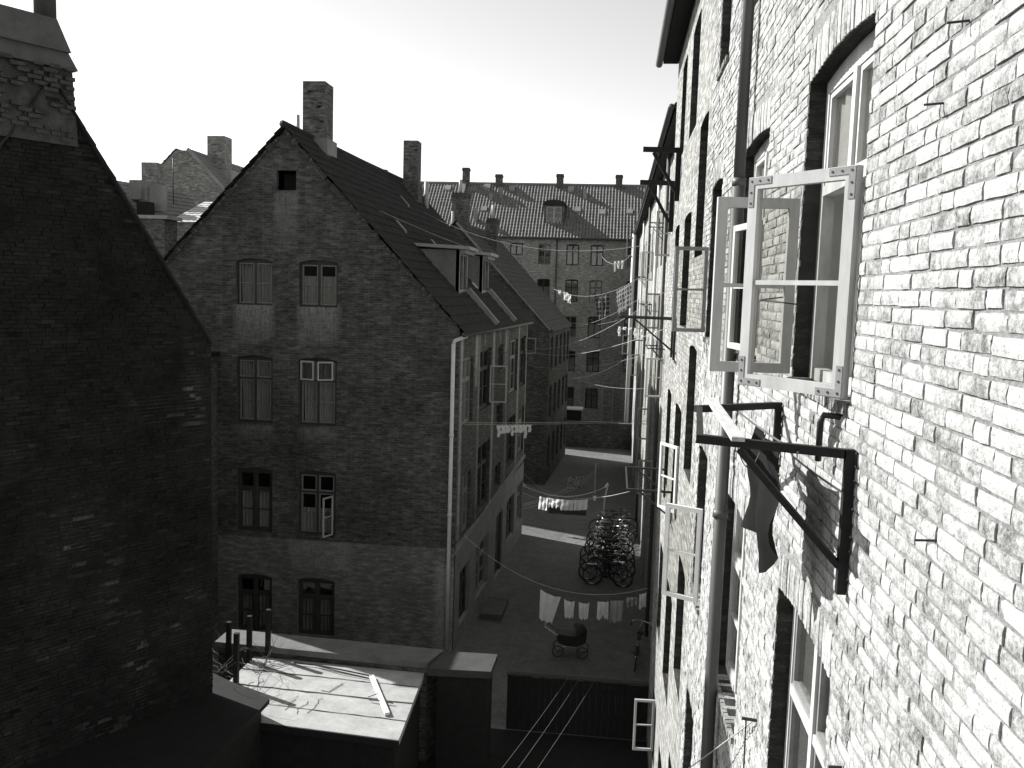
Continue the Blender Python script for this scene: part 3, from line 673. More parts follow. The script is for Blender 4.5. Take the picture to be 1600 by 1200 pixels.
open_sash(T2, (-7.58, 23.30), 205, 0.42, -2.55, -2.03, 'cream', 0.04, 0.035, 0, "open_casement")
open_sash(T2, (-8.5, 23.31), -14, 0.42, -2.56, -2.03, 'cream', 0.04, 0.035, 0, "open_casement")
FS = W((-4.12, 23.4), math.degrees(math.atan2(12.6, 0.62))); SL = 12.42
sid = [(0.51, 1.93, -3.78, -1.86), (2.88, 4.68, -3.65, -1.76), (5.76, 6.89, -2.63, -1.78), (8.25, 10.05, -3.72, -1.74), (10.62, 12.19, -3.70, -1.71), (5.78, 7.1, -4.72, -3.80),
       (0.78, 1.93, -6.95, -5.2), (2.92, 4.85, -6.85, -4.75), (8.19, 9.97, -6.45, -4.6), (10.7, 12.2, -6.38, -4.55), (5.82, 7.0, -6.75, -5.91)]
base_ = [(0.65, 2.03, -9.55, -7.95), (2.94, 4.95, -9.6, -7.92), (6.23, 7.6, -9.98, -7.75), (8.46, 10.2, -9.35, -7.72), (10.82, 12.3, -9.3, -7.66)]
def st_s(u, v):
    s = 0.03
    for c, w_, a, k in ((0.35, .16, -7.1, .9), (2.35, .18, -2.8, .9), (2.75, .12, -7.1, .55), (5.1, .16, -7, .8), (7.4, .14, -2.6, .8), (7.75, .12, -7, .4), (10.3, .15, -7, .75), (12.4, .10, -7, 1), (3.6, .1, -1.7, .8), (6.2, .12, -1.75, .6)):
        if abs(u - c) < w_ * 2.2 and v > a: s = max(s, k * math.exp(-((u - c) / w_) ** 2) * (1 if v > a + .6 else .6))
    return s
wall("courtyard_wall", T2, FS, 0, SL, -6.95, -1.12, sid, MT['sidebrick'], 0.14, 0.14, (), st_s)
wall("courtyard_wall_base", T2, FS, 0, SL, GZ, -6.95, base_, MT['band'], 0.14, 0.5, (), None, w=0.02)
b = MB(); b.hexa([FS.P(0, -7.25, .07), FS.P(SL, -6.75, .07), FS.P(SL, -6.75, 0), FS.P(0, -7.25, 0), FS.P(0, -7.13, .07), FS.P(SL, -6.63, .07), FS.P(SL, -6.63, 0), FS.P(0, -7.13, 0)]); b.build("string_course", MT['band'], T2)
for i, o in enumerate(sid + base_):
    if i == 13: continue
    window(T2, FS, o, 'darkpaint' if i % 3 else 'midpaint', None, 0.10, 0.66 if o[3] - o[2] > 1.3 else 1.0, random.choice(['curtain', 'curtaind', 'curtain']), random.choice(['both', 'half', 'full']), 1)
b = MB(); o = base_[2]; b.wbox(FS, o[0], o[1], o[2], o[3], -.14, -.09); b.wbox(FS, o[0], o[0] + .1, o[2], o[3], -.09, -.04); b.wbox(FS, o[1] - .1, o[1], o[2], o[3], -.09, -.04)
for k in range(3): b.wbox(FS, o[0] + .2, o[1] - .2, o[2] + .15 + k * .7, o[2] + .7 + k * .7, -.09, -.075)
dr = b.build("door", MT['darkpaint'], T2); q_ = FS.P(o[0] + .2, -9, -.07); tubeobj("handle", dr, [q_, q_ + FS.n * .05, q_ + FS.n * .05 + FS.d * .1], .01, 'chrome')
open_sash(T2, FS.P(4.6, 0, -.02), 6, 0.55, -3.55, -2.35, 'cream', 0.045, 0.035, 1, "open_casement")
open_sash(T2, FS.P(12.0, 0, -.02), 20, 0.45, -2.45, -1.8, 'midpaint', 0.045, 0.035, 0, "open_casement")
downpipe(T2, -4.26, 23.28, -9.9, -1.42, 0.055, 'paintpipe', (-3.9, -6.1), None)
tubeobj("pipe_offset", T2, [(-4.26, 23.28, -1.42), (-4.22, 23.3, -1.33), (-3.96, 23.5, -1.22), (-3.93, 23.55, -1.15)], 0.05, 'paintpipe', 10)
tubeobj("gutter", T2, [(-3.97, 23.25, -1.17), (-3.36, 36.0, -1.20)], 0.07, 'zinc', 10)
rdg0, rdg1 = Vector((-9.0, 23.22, 4.25)), Vector((-8.40, 36.0, 4.18))
pantiles("roof_tiles", T2, (-3.90, 23.22, -1.18), (-3.30, 36.0, -1.18), rdg1, rdg0, MT['rooftile'], 0.21, 0.33, 0.03)
pantiles("roof_tiles", T2, (-13.6, 36.0, -1.18), (-14.1, 23.22, -1.18), rdg0, rdg1, MT['rooftile'], 0.21, 0.33, 0.03)
b = MB(); b.tube([rdg0 + Z * .03, (rdg0 + rdg1) / 2 + Z * .0, rdg1 + Z * .03], 0.10, 8); b.build("ridge_tiles", MT['rooftile'], T2, True)
b = MB(); FB = W((0, 36.0), 180)
b.q([(-3.5, 35.82, GZ), (-13.6, 35.82, GZ), (-13.6, 35.82, -1.1), (-8.5, 35.82, 4.1), (-3.5, 35.82, -1.1)]); b.q([(-14, 23.4, GZ), (-13.6, 35.82, GZ), (-13.6, 35.82, -1.1), (-14, 23.4, -1.1)])
b.build("rear_walls", MT['gable'], T2)
b = MB(); b.wbox(FG, -9.20, -8.72, 2.60, 3.05, -.5, -.45); b.build("attic_hatch", MT['room'], T2)
chimney(T2, -8.85, 25.6, 0.66, 0.75, 3.2, 5.85, 'chim', False)
b = MB(); b.box((-9.3, 25.15, 3.4), (-8.42, 26.05, 4.25)); b.build("chimney_base", MT['plaster'], T2)
chimney(T2, -7.95, 33.8, 0.56, 0.6, 3.0, 5.6, 'chim', False)
b = MB(); b.box((-8.35, 33.4, 3.2), (-7.62, 34.2, 4.02)); b.build("chimney_base", MT['chim'], T2)
tubeobj("vent_pipe", T2, [(-9.08, 24.6, 3.7), (-9.1, 24.6, 4.78)], 0.055, 'cream', 10)
tubeobj("vent_pipe", T2, [(-7.55, 34.6, 3.0), (-7.55, 34.6, 4.2)], 0.09, 'cream', 10)
def roofz(x, y): e = -3.90 + (y - 23.22) * 0.046; return -1.18 + (e - x) * 1.064
for (y0, y1, nm) in ((26.6, 28.1, 0), (30.2, 31.7, 1)):
    xf = -4.75 + (y0 - 26.6) * .046; zf = roofz(xf, (y0 + y1) / 2); zt = 1.22 - nm * .02; xb = xf - 1.35
    cheeks = []
    for y in (y0, y1 - .06):
        Dm = MB(); cheeks.append(Dm)
        p = [(xf, y), (xb, y)]
        Dm.hexa([(xf, y, zf - .1), (xf, y + .06, zf - .1), (xb - .3, y + .06, zt - .15), (xb - .3, y, zt - .15), (xf, y, zt), (xf, y + .06, zt), (xb - .3, y + .06, zt + .02), (xb - .3, y, zt + .02)])
    FD = W((xf, y0), 90); m = MB(); L_ = y1 - y0
    m.wbox(FD, 0, .12, zf - .1, zt, -.1, .01); m.wbox(FD, L_ - .12, L_, zf - .1, zt, -.1, .01); m.wbox(FD, .12, L_ - .12, zf - .1, zf + .12, -.1, .01); m.wbox(FD, .12, L_ - .12, zt - .14, zt, -.1, .01); m.wbox(FD, L_ / 2 - .04, L_ / 2 + .04, zf + .12, zt - .14, -.08, .0)
    dm = m.build("dormer", MT['midpaint'], T2)
    for q_ in cheeks: q_.build("cheek", MT['dormer'], dm)
    pane_(dm, FD, .12, L_ - .12, zf + .12, zt - .14, -.05)
    m = MB(); m.wbox(FD, .13, L_ - .13, zf + .1, zt - .13, -.5, -.48); m.build("dark_interior", MT['room'], dm)
    m = MB(); m.hexa([(xb - .35, y0 - .16, zt + .10), (xf + .32, y0 - .16, zt + .02), (xf + .32, y1 + .16, zt + .02), (xb - .35, y1 + .16, zt + .10), (xb - .35, y0 - .16, zt + .19), (xf + .32, y0 - .16, zt + .12), (xf + .32, y1 + .16, zt + .12), (xb - .35, y1 + .16, zt + .19)]); m.build("dormer_roof", MT['felt'], dm)
    m = MB(); m.hexa([(xf + .02, y0 - .1, zt - .1), (xf + .2, y0 - .1, zt - .1), (xf + .2, y1 + .1, zt - .1), (xf + .02, y1 + .1, zt - .1), (xf + .02, y0 - .1, zt + .02), (xf + .2, y0 - .1, zt + .02), (xf + .2, y1 + .1, zt + .02), (xf + .02, y1 + .1, zt + .02)]); m.build("cornice", MT['midpaint'], dm)
    m = MB()                               # raised cement apron from the dormer foot to the eaves
    for yy in (y1 - .1, ):
        a = Vector((xf + .05, yy, zf + .12)); c = Vector((-3.95 + (yy - 23.22) * .046, yy, roofz(-3.95 + (yy - 23.22) * .046, yy) + .10)); m.beam(a, c, .30, .18, up=Vector((0, 1, 0)).cross(c - a))
    m.build("apron", MT['plaster'], dm)
for (x, y) in ((-6.7, 26.4), (-7.6, 30.5), (-6.2, 29.2)):
    z = roofz(x, y); b = MB(); b.hexa([(x, y, z + .05), (x + .3, y, z - .27), (x + .3, y + .3, z - .27), (x, y + .3, z + .05), (x, y, z + .12), (x + .3, y, z - .2), (x + .3, y + .3, z - .2), (x, y + .3, z + .12)]); b.build("roof_hatch", MT['zinc'], T2)
b = MB(); b.hexa([(-4.9, 30.0, roofz(-4.9, 30) + .06), (-4.75, 30.0, roofz(-4.75, 30) + .06), (-4.7, 30.25, roofz(-4.7, 30.25) + .06), (-4.85, 30.2, roofz(-4.85, 30.2) + .06), (-4.9, 30.0, roofz(-4.9, 30) + .1), (-4.75, 30.0, roofz(-4.75, 30) + .1), (-4.7, 30.25, roofz(-4.7, 30.25) + .1), (-4.85, 30.2, roofz(-4.85, 30.2) + .1)])
tag(b.build("rag", MT['cw']), "small white rag lying on the dark roof between the dormers", "rag")
# ================================================================== 3. SECOND GABLED HOUSE behind
T3 = thing("gabled_house", "second dark gabled house standing behind the large one, two squat chimneys", "house", (-7, 50, GZ))
F3 = W((0, 45.5), 0)
wall("gable_wall", T3, F3, -13.3, -3.3, GZ, 3.5, [], MT['gable'], .1, .6, [(-3.3, -1.8, 1.06, 1.0), (-8.3, 3.5, -1.06, 1.0)], lambda u, v: 0)
F3s = W((-3.3, 45.5), math.degrees(math.atan2(9.2, 0.55)))
o3 = [(x, x + 1.0, a, a + 1.75, .06) for x in (.5, 2.4, 4.3, 6.2, 7.9) for a in (-4.0, -6.6, -9.3)]
wall("courtyard_wall", T3, F3s, 0, 9.2, GZ, -1.75, o3, MT['gable'], .12, .6, (), lambda u, v: 0)
for o in o3: window(T3, F3s, o, 'darkpaint', None, .09, .66, 'curtaind', 'half', 0)
pantiles("roof_tiles", T3, (-3.1, 45.3, -1.95), (-2.6, 54.8, -1.95), (-7.7, 54.8, 3.6), (-8.3, 45.3, 3.6), MT['slate3'], .24, .34, .02)
pantiles("roof_tiles", T3, (-12.8, 54.8, -1.8), (-13.5, 45.3, -1.8), (-8.3, 45.3, 3.6), (-7.7, 54.8, 3.6), MT['slate3'], .24, .34, .02)
b = MB(); b.q([(-2.75, 54.7, GZ), (-13, 54.7, GZ), (-13, 54.7, -1.8), (-7.8, 54.7, 3.5), (-2.75, 54.7, -1.8)]); b.q([(-13.3, 45.5, GZ), (-13, 54.7, GZ), (-13, 54.7, -1.8), (-13.3, 45.5, -1.8)]); b.build("rear_walls", MT['gable'], T3)
chimney(T3, -8.3, 46.6, .85, .7, 2.8, 5.1, 'chim', True); tubeobj("flue_pipe", T3, [(-8.35, 46.6, 5.1), (-8.35, 46.6, 5.8)], .09, 'cream')
chimney(T3, -7.0, 49.5, .6, .6, 2.0, 4.05, 'chim', True); tubeobj("flue_pipe", T3, [(-7.0, 49.5, 4.05), (-7.0, 49.5, 4.8)], .08, 'cream')
tubeobj("flue_pipe", T3, [(-8.6, 45.9, 2.7), (-8.6, 45.9, 4.1)], .07, 'cream')
b = MB(); b.beam((-3.25, 45.42, -1.86), (-8.3, 45.42, 3.5), .10, .14); b.build("verge_mortar", MT['plaster'], T3)
# ================================================================== 4. BACK APARTMENT BUILDING
T4 = thing("apartment_building", "broad four storey apartment building with ribbed pantile roof closing the far end of the courtyard", "building", (-10, 70, GZ))
F4 = W((0, 70), 0)
colx = [-17.5, -15.3, -12.9, -10.7, -6.22, -4.0, -2.1, 0.75]
rows4 = [(2.25, 3.9), (-.62, 1.16), (-3.4, -1.7), (-6.1, -4.45)]
o4 = [(x, x + 1.0, a, c, .06) for x in colx for a, c in rows4] + [(-8.45, -7.45, 2.95, 3.9), (-8.45, -7.45, -.3, 1.16)] + [(-6.2, -5.2, -9.0, -7.3), (-4.1, -3.0, -9.95, -7.35), (-2.1, -1.1, -9.0, -7.4)]
wall("facade", T4, F4, -34, 6, GZ, 4.35, o4, MT['backbrick'], .12, .9, (), None)
for i, o in enumerate(o4): window(T4, F4, o, ('darkpaint', 'midpaint', 'darkpaint')[i % 3], None, .09, .66 if o[3] - o[2] > 1.2 else 1.0, ('curtain', 'curtaind', 'curtain')[i % 3], ('both', 'low', 'half')[i % 3], 0)
pantiles("roof_tiles", T4, (-34, 69.7, 4.32), (8, 69.7, 4.32), (8, 74.7, 8.95), (-34, 74.7, 8.95), MT['backtile'], .255, .36, .085, .004)
b = MB(); b.q([(-34, 79.5, GZ), (8, 79.5, GZ), (8, 79.5, 4.3), (-34, 79.5, 4.3)]); b.q([(-34, 79.7, 4.3), (8, 79.7, 4.3), (8, 74.7, 8.95), (-34, 74.7, 8.95)]); b.q([(-34, 70, GZ), (-34, 79.5, GZ), (-34, 79.5, 4.3), (-34, 74.7, 8.9), (-34, 70, 4.3)]); b.build("rear_walls", MT['backbrick'], T4)
b = MB(); b.tube([(-34, 74.7, 9.0), (8, 74.7, 9.0)], .13, 8); b.build("ridge_tiles", MT['backtile'], T4, True)
tubeobj("gutter", T4, [(-34, 69.6, 4.3), (8, 69.6, 4.3)], .08, 'zinc')
tubeobj("downpipe", T4, [(-4.75, 69.9, 4.2), (-4.75, 69.9, -9.9)], .055, 'zinc')
for i, (x, h) in enumerate(((-12.9, 1.25), (-10.1, .75), (-5.0, .85), (-.13, .85), (-20, 1.0))): chimney(T4, x, 74.6, .55, .6, 8.2, 9.0 + h, 'chim', True)
b = MB(); b.beam((-13.0, 69.7, 4.45), (-13.0, 74.7, 9.15), .28, .30, up=Vector((1, 0, 0))); b.build("party_wall_coping", MT['plaster'], T4)
sl = (8.95 - 4.32) / 5.0
def rz(y): return 4.32 + (y - 69.7) * sl
Dm = MB(); Dm.box((-5.95, 71.0, 5.1), (-5.75, 73.0, 7.1)); Dm.box((-4.55, 71.0, 5.1), (-4.35, 73.0, 7.1)); Dm.box((-5.75, 71.0, 5.1), (-4.55, 71.1, 5.5)); Dm.box((-5.75, 71.0, 6.85), (-4.55, 71.1, 7.1)); dm = Dm.build("dormer", MT['chim'], T4)
m = MB()
for k in range(6):
    a0, a1 = math.pi * k / 6, math.pi * (k + 1) / 6; x0, x1 = -5.15 - .9 * math.cos(a0), -5.15 - .9 * math.cos(a1); z0, z1 = 7.05 + .32 * math.sin(a0), 7.05 + .32 * math.sin(a1)
    m.hexa([(x0, 70.85, 7.0), (x1, 70.85, 7.0), (x1, 73.2, 7.0), (x0, 73.2, 7.0), (x0, 70.85, z0 + .03), (x1, 70.85, z1 + .03), (x1, 73.2, z1 + .03), (x0, 73.2, z0 + .03)])
m.build("dormer_roof", MT['rooftile'], dm)
FD = W((0, 71.0), 0); m = sash_mb(FD, -5.75, -5.15, 5.5, 6.85, -.08, 0, .05, 2); m.build("dormer_window", MT['oldwhite'], dm); m = sash_mb(FD, -5.15, -4.55, 5.5, 6.85, -.08, 0, .05, 2); m.build("dormer_window", MT['oldwhite'], dm)
pane_(dm, FD, -5.7, -4.6, 5.55, 6.8, -.04); m = MB(); m.wbox(FD, -5.75, -4.55, 5.5, 6.85, -.5, -.45); m.build("dark_interior", MT['room'], dm)
for (x, y) in ((-14.6, 73.9), (-9.2, 74.0), (-4.3, 74.0), (.55, 71.9), (-3.6, 72.0), (-1.6, 71.8), (-11.2, 71.9), (-11.3, 74.1)):
    z = rz(y); m = MB(); m.hexa([(x, y, z + .05), (x + .5, y, z + .05), (x + .5, y + .4, z + .42), (x, y + .4, z + .42), (x, y, z + .2), (x + .5, y, z + .2), (x + .5, y + .4, z + .57), (x, y + .4, z + .57)]); m.build("skylight", MT['plaster'], T4)
for (x, y, h) in ((-9.9, 73.3, .9), (-3.0, 73.3, .9), (-11.6, 70.9, 1.2), (-10.7, 73.0, .6)):
    z = rz(y); m = MB(); m.box((x, y, z - .1), (x + .3, y + .3, z + h)); m.build("vent_stack", MT['plaster'], T4)
# wing of the back building
T5 = thing("side_wing", "dark brick wing with a pale drainpipe at its corner, right of the far facade", "building", (5, 61, GZ))
wall("gable_wall", T5, W((0, 60), 0), 1.15, 12, GZ, 8.6, [], MT['gable'], .1, .8, [(1.15, 4.2, -1.0, 1.0)], lambda u, v: 0)
b = MB(); b.q([(1.15, 60, GZ), (1.15, 69.9, GZ), (1.15, 69.9, 4.2), (1.15, 60, 4.2)]); b.build("side_wall", MT['gable'], T5)
b = MB(); b.hexa([(.95, 59.85, 4.05), (6.2, 59.85, 9.3), (6.2, 69.6, 9.3), (.95, 69.6, 4.05), (.95, 59.85, 4.25), (6.2, 59.85, 9.5), (6.2, 69.6, 9.5), (.95, 69.6, 4.25)]); b.build("roof", MT['rooftile'], T5)
tubeobj("downpipe", T5, [(1.05, 59.8, 4.1), (1.05, 59.8, -9.9)], .14, 'white', 10)
for z in (2.6, -.7, -3.9): open_sash(T5, (1.1, 59.75), 180, .55, z, z + 1.3, 'cream', .07, .05, 1, "open_casement")
# ================================================================== 5. PALE ROW HOUSE beyond the tenement
T6 = thing("row_house", "pale rendered row house beyond the tall tenement, pipes and drying frames on its front", "building", (1.4, 38, GZ))
FW = W((1.40, 0), -90)
o6 = []
for i in range(14):
    y = 20.6 + i * 2.65
    for a, c in ((1.0, 2.75), (-2.0, -.2), (-5.0, -3.2), (-8.1, -6.3)): o6.append((-y - 1.0, -y, a, c, .08))
wall("front_wall", T6, FW, -58.5, -19.6, GZ, 3.95, o6, MT['rowbrick'], .14, .9, (), None)
for i, o in enumerate(o6): window(T6, FW, o, ('darkpaint', 'oldwhite', 'midpaint')[i % 3], None, .10, .66, ('curtain', 'curtaind', 'curtain2')[i % 3], ('both', 'half', 'full')[i % 3], 0 if o[0] < -40 else 1)
b = MB(); b.box((1.10, 19.8, 3.95), (1.45, 58.6, 4.05)); b.build("soffit", MT['fence'], T6)
b = MB(); b.hexa([(1.08, 19.8, 4.05), (11, 19.8, 4.05), (11, 58.6, 4.05), (1.08, 58.6, 4.05), (1.08, 19.8, 4.15), (6, 19.8, 8.2), (6, 58.6, 8.2), (1.08, 58.6, 4.15)]); b.build("roof", MT['rooftile'], T6)
tubeobj("gutter", T6, [(1.02, 19.8, 4.08), (1.02, 58.5, 4.0)], .07, 'zinc')
for y, m_ in ((20.2, 'paintpipe'), (25.3, 'zinc'), (30.8, 'paintpipe'), (38.6, 'zinc'), (46.8, 'paintpipe')): tubeobj("downpipe", T6, [(1.3, y, 3.9), (1.3, y, -9.9)], .055, m_)
for i, (y, z) in enumerate(((22.3, 1.6), (24.9, -2.2), (28, -.4), (31, -4.4), (34.5, 1.2), (40.0, -1.4), (27.6, -5.6), (46, -3.5))):
    open_sash(T6, (1.37, y), 180 + 5 * (i % 3), .46, z - .6, z + .5, ('cream', 'white', 'midpaint')[i % 3], .05, .04, 1, "open_casement")
for i, (y, z, w_) in enumerate(((26.0, 2.1, "upper"), (33.0, -.3, "middle"), (24.0, -1.4, "nearest"), (42.0, .9, "farthest"))):
    bracket(y, y + 1.6, z, .5, .03, w_ + " thin iron drying frame on the row house", .5, 1.4, 'iron')
# ================================================================== 6. BLACK GABLE at the left
T7 = thing("soot_black_house", "soot black windowless gable on the left with a rendered chimney and stove pipe", "house", (-9.3, 13.2, GZ))
LS = 0.9375
class WS(W):
    def P(s, u, v, w=0.0): return s.o + (s.d * u + Z * v + s.n * w) * LS
FL = WS((-7.62 * LS, 16.04 * LS), 60)
cl = [(-.0, -1.20, 1.5, 1.0), (-2.9, 3.15, -1.5, 1.0)]
def st_l(u, v):
    s = 0
    for (cu, cv, ru, rv, k) in ((-2.55, -4.1, .5, .5, .9), (-1.5, -6.6, .25, 1.0, .8), (-.35, -1.9, .22, .7, 1), (-3.4, -2.7, .3, .25, .8), (-.7, -6.3, .25, .3, .9), (-1.9, -5.0, .2, .6, .5), (-1.0, -2.1, .5, .3, .5), (-2.2, -7.6, .3, .5, .7)):
        s = max(s, k * math.exp(-((u - cu) / ru) ** 2 - ((v - cv) / rv) ** 2))
    return s
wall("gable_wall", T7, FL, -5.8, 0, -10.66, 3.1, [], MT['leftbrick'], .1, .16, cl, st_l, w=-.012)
fb = MB(); rnd = random.Random(11)
def iv_l(v):
    if v < -1.25: return [(-5.75, 0.0)]
    hw = (3.1 - v) / 1.5; return [(-2.9 - hw, -2.9 + hw - .04)] if hw > .15 else []
cnt = 0
for kd, u, v, cut, jw in lay(FL, -8.5, 3.0, iv_l, rnd, 0.009):
    if rnd.random() < 0.10: continue
    L = cut or (0.228 if kd == 'S' else 0.108); sc = L / (0.228 if kd == 'S' else 0.108)
    put(fb, FL, tpl(kd, rnd.randrange(6), False), u, v, jw + (0.014 if rnd.random() < .07 else 0), sc, rnd.random(), rnd.uniform(-.02, .02))
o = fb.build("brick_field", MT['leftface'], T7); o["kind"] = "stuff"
b = MB(); rnd = random.Random(12)
for sx in (1, -1):                          # torn tile edge along the verge
    for k in range(17):
        t = k / 17; u = -2.9 + sx * 2.9 * (1 - t); v = -1.18 + 4.35 * t; u2 = -2.9 + sx * 2.9 * (1 - t - .075); v2 = v + 4.35 * .075
        j = rnd.uniform(0, .05); b.hexa([FL.P(u, v + j, .07), FL.P(u2, v2 + j * .3, .07), FL.P(u2, v2 + j * .3, -.3), FL.P(u, v + j, -.3), FL.P(u, v + .06 + j, .07), FL.P(u2, v2 + .05, .07), FL.P(u2, v2 + .05, -.3), FL.P(u, v + .06 + j, -.3)])
b.build("verge_tiles", MT['rooftile'], T7)
BD = Vector((-0.945, 0.327, 0)) * 8.0
e0, e1, ap = FL.P(0, -1.2, -.02), FL.P(-5.8, -1.2, -.02), FL.P(-2.9, 3.12, -.02)
b = MB()
for a, c in ((e0, ap), (ap, e1)): b.q([a, c, c + BD, a + BD])
b.build("roof", MT['rooftile'], T7)
b = MB()
for a in (e0, e1):
    g0 = Vector((a.x, a.y, GZ)); b.q([g0, a, a + BD, g0 + BD])
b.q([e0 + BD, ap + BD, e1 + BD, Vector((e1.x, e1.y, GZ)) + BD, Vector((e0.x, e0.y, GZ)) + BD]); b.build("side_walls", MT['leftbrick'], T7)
def blk(u0, u1, v0, v1, w0, w1, t0=0, t1=0): return [FL.P(u0, v0, w1), FL.P(u1, v0, w1), FL.P(u1, v0, w0), FL.P(u0, v0, w0), FL.P(u0 + t0, v1, w1 - .1 * (t0 > 0)), FL.P(u1 - t1, v1, w1 - .1 * (t0 > 0)), FL.P(u1 - t1, v1, w0 + .1 * (t0 > 0)), FL.P(u0 + t0, v1, w0 + .1 * (t0 > 0))]
b = MB(); b.hexa(blk(-4.35, -2.52, 2.15, 3.35, -1.0, .06, .02, .02)); ch = b.build("chimney", MT['leftchim'], T7)
b = MB(); b.hexa(blk(-4.36, -2.50, 3.35, 3.62, -1.0, .075, 0.02, .10)); b.hexa(blk(-4.34, -2.60, 3.62, 4.12, -.98, .06, .10, .17)); b.build("chimney_cap", MT['leftcap'], ch)
rnd = random.Random(4); b = MB()
for k in range(16):
    for m_ in range(7):
        if rnd.random() < .45: continue
        u = -4.3 + m_ * .25 + (k % 2) * .1; v = 2.2 + k * .075; b.hexa(blk(u, min(-2.55, u + rnd.uniform(.13, .23)), v, v + .06, 0.02, .068 + rnd.uniform(0, .016)))
b.build("chimney_bricks", MT['leftchim'], ch)["kind"] = "stuff"
p = FL.P(-2.78, 4.0, -.4); tubeobj("stove_pipe", ch, [p, p + Z * 1.45], .155, 'zincdark', 20); b = MB(); b.ring(p + Z * 1.45, (0, 0, 1), .155, .018, 24); b.build("pipe_rim", MT['zincdark'], ch, True)
p = FL.P(-3.6, 2.2, .1); tubeobj("flue_strut", T7, [FL.P(-4.2, 2.3, .15), FL.P(-3.75, 2.75, .12)], .03, 'plaster')
# ================================================================== 7. DISTANT HOUSES on the left
def simple_house(T, x0, x1, y0, y1, ze, zr, flat=0.0, wallm='chim', roofm='rooftile', side='right'):
    xm = (x0 + x1) / 2; b = MB(); poly = [(x0, GZ), (x1, GZ), (x1, ze), (xm + flat, zr), (xm - flat, zr), (x0, ze)]
    b.q([(x, y0, z) for x, z in poly], [(x, z) for x, z in poly]); b.q([(x, y1, z) for x, z in poly], [(x, z) for x, z in poly]); b.q([(x1, y0, GZ), (x1, y1, GZ), (x1, y1, ze), (x1, y0, ze)], [(y0, GZ), (y1, GZ), (y1, ze), (y0, ze)]); b.q([(x0, y0, GZ), (x0, y1, GZ), (x0, y1, ze), (x0, y0, ze)], [(y0, GZ), (y1, GZ), (y1, ze), (y0, ze)])
    b.build("walls", MT[wallm], T)
    dz = .12
    pantiles("roof_tiles", T, (x1 + .15, y0 - .05, ze - dz), (x1 + .15, y1, ze - dz), (xm + flat, y1, zr + .1), (xm + flat, y0 - .05, zr + .1), MT[roofm], .24, .34, .03)
    pantiles("roof_tiles", T, (x0 - .15, y1, ze - dz), (x0 - .15, y0 - .05, ze - dz), (xm - flat, y0 - .05, zr + .1), (xm - flat, y1, zr + .1), MT[roofm], .24, .34, .03)
    b = MB(); b.beam((x1, y0 - .04, ze), (xm + flat, y0 - .04, zr + .08), .12, .16); b.build("verge_mortar", MT['plaster'], T)
TA = thing("gabled_house", "distant brick house with blunt topped gable and tall square chimney, far left skyline", "house", (-24.5, 50, GZ))
simple_house(TA, -31.5, -17.4, 48, 58, .6, 7.35, .35, 'distbrick', 'slate')
chimney(TA, -23.4, 50.5, 1.05, 1.0, 5.6, 8.5, 'distbrick', False); b = MB(); b.box((-23.9, 49.8, 5.6), (-22.4, 51.2, 6.55)); b.build("chimney_base", MT['plaster'], TA)
b = MB(); b.box((-22.9, 56, 5.2), (-21.2, 56.6, 7.0)); b.build("fire_wall", MT['plaster'], TA)
tubeobj("chimney_pot", TA, [(-22.0, 57.5, 5.3), (-22.0, 57.5, 7.2)], .15, 'plaster'); tubeobj("chimney_pot", TA, [(-19.9, 54, 5.8), (-19.9, 54, 8.1)], .18, 'distbrick')
TB = thing("tiled_house", "distant grey tiled house with pale square roof vents, left of the big gable", "house", (-22, 38, GZ))
b = MB(); b.q([(-21.0, 33.6, GZ), (-18.9, 41.6, GZ), (-18.9, 41.6, 2.2), (-21.0, 33.6, 2.2)], [(0, GZ), (8, GZ), (8, 2.2), (0, 2.2)]); b.q([(-27, 34, GZ), (-21, 33.6, GZ), (-21, 33.6, 2.2), (-23.9, 34, 4.45), (-27, 34, 2.2)]); b.q([(-18.9, 41.6, GZ), (-24, 42, GZ), (-24, 42, 2.2), (-21.4, 42, 4.45), (-18.9, 41.6, 2.2)]); b.build("walls", MT['distbrick'], TB)
pantiles("roof_tiles", TB, (-20.9, 33.3, 2.1), (-18.7, 41.8, 2.1), (-21.4, 42, 4.45), (-23.9, 33.6, 4.50), MT['slate'], .22, .30, .012)
pantiles("roof_tiles", TB, (-24, 42, 2.1), (-27, 34, 2.1), (-23.9, 33.6, 4.50), (-21.4, 42, 4.45), MT['slate'], .22, .30, .012)
chimney(TB, -21.6, 39.6, .75, .7, 3.5, 5.45, 'distbrick', False)
for (x, y, z, h) in ((-21.35, 37.6, 3.6, .85), (-20.4, 37.6, 3.1, 1.15)): b = MB(); b.box((x - .28, y, z), (x + .28, y + .5, z + h)); b.build("vent_box", MT['plaster'], TB)
b = MB(); b.box((-20.9, 36.9, 2.3), (-20.35, 37.4, 3.45)); b.build("dormer_opening", MT['room'], TB)
tubeobj("aerial_mast", TB, [(-20.2, 38.8, 3.5), (-20.2, 38.8, 5.6)], .02, 'iron')
for z in (5.5, 4.9, 5.1): b = MB(); b.tube([(-20.7, 38.8, z), (-19.7, 38.8, z)], .012, 4); b.build("aerial_bar", MT['iron'], TB)
TC = thing("lean_to_roof", "small pale sunlit tiled roof in the notch beside the large dark gable", "roof", (-17.5, 38, GZ))
b = MB(); b.box((-19.0, 36.6, GZ), (-15.0, 40.2, 2.5)); b.build("walls", MT['distbrick'], TC)
pantiles("roof_tiles", TC, (-19.2, 36.4, 2.55), (-14.8, 36.4, 2.55), (-14.8, 39.8, 3.75), (-19.2, 39.8, 3.75), MT['palefelt'], .26, .36, .015)
TD = thing("chimney_stack", "broad rendered chimney stack with pale cap between the black house and the large gable", "chimney", (-16.2, 30.3, GZ))
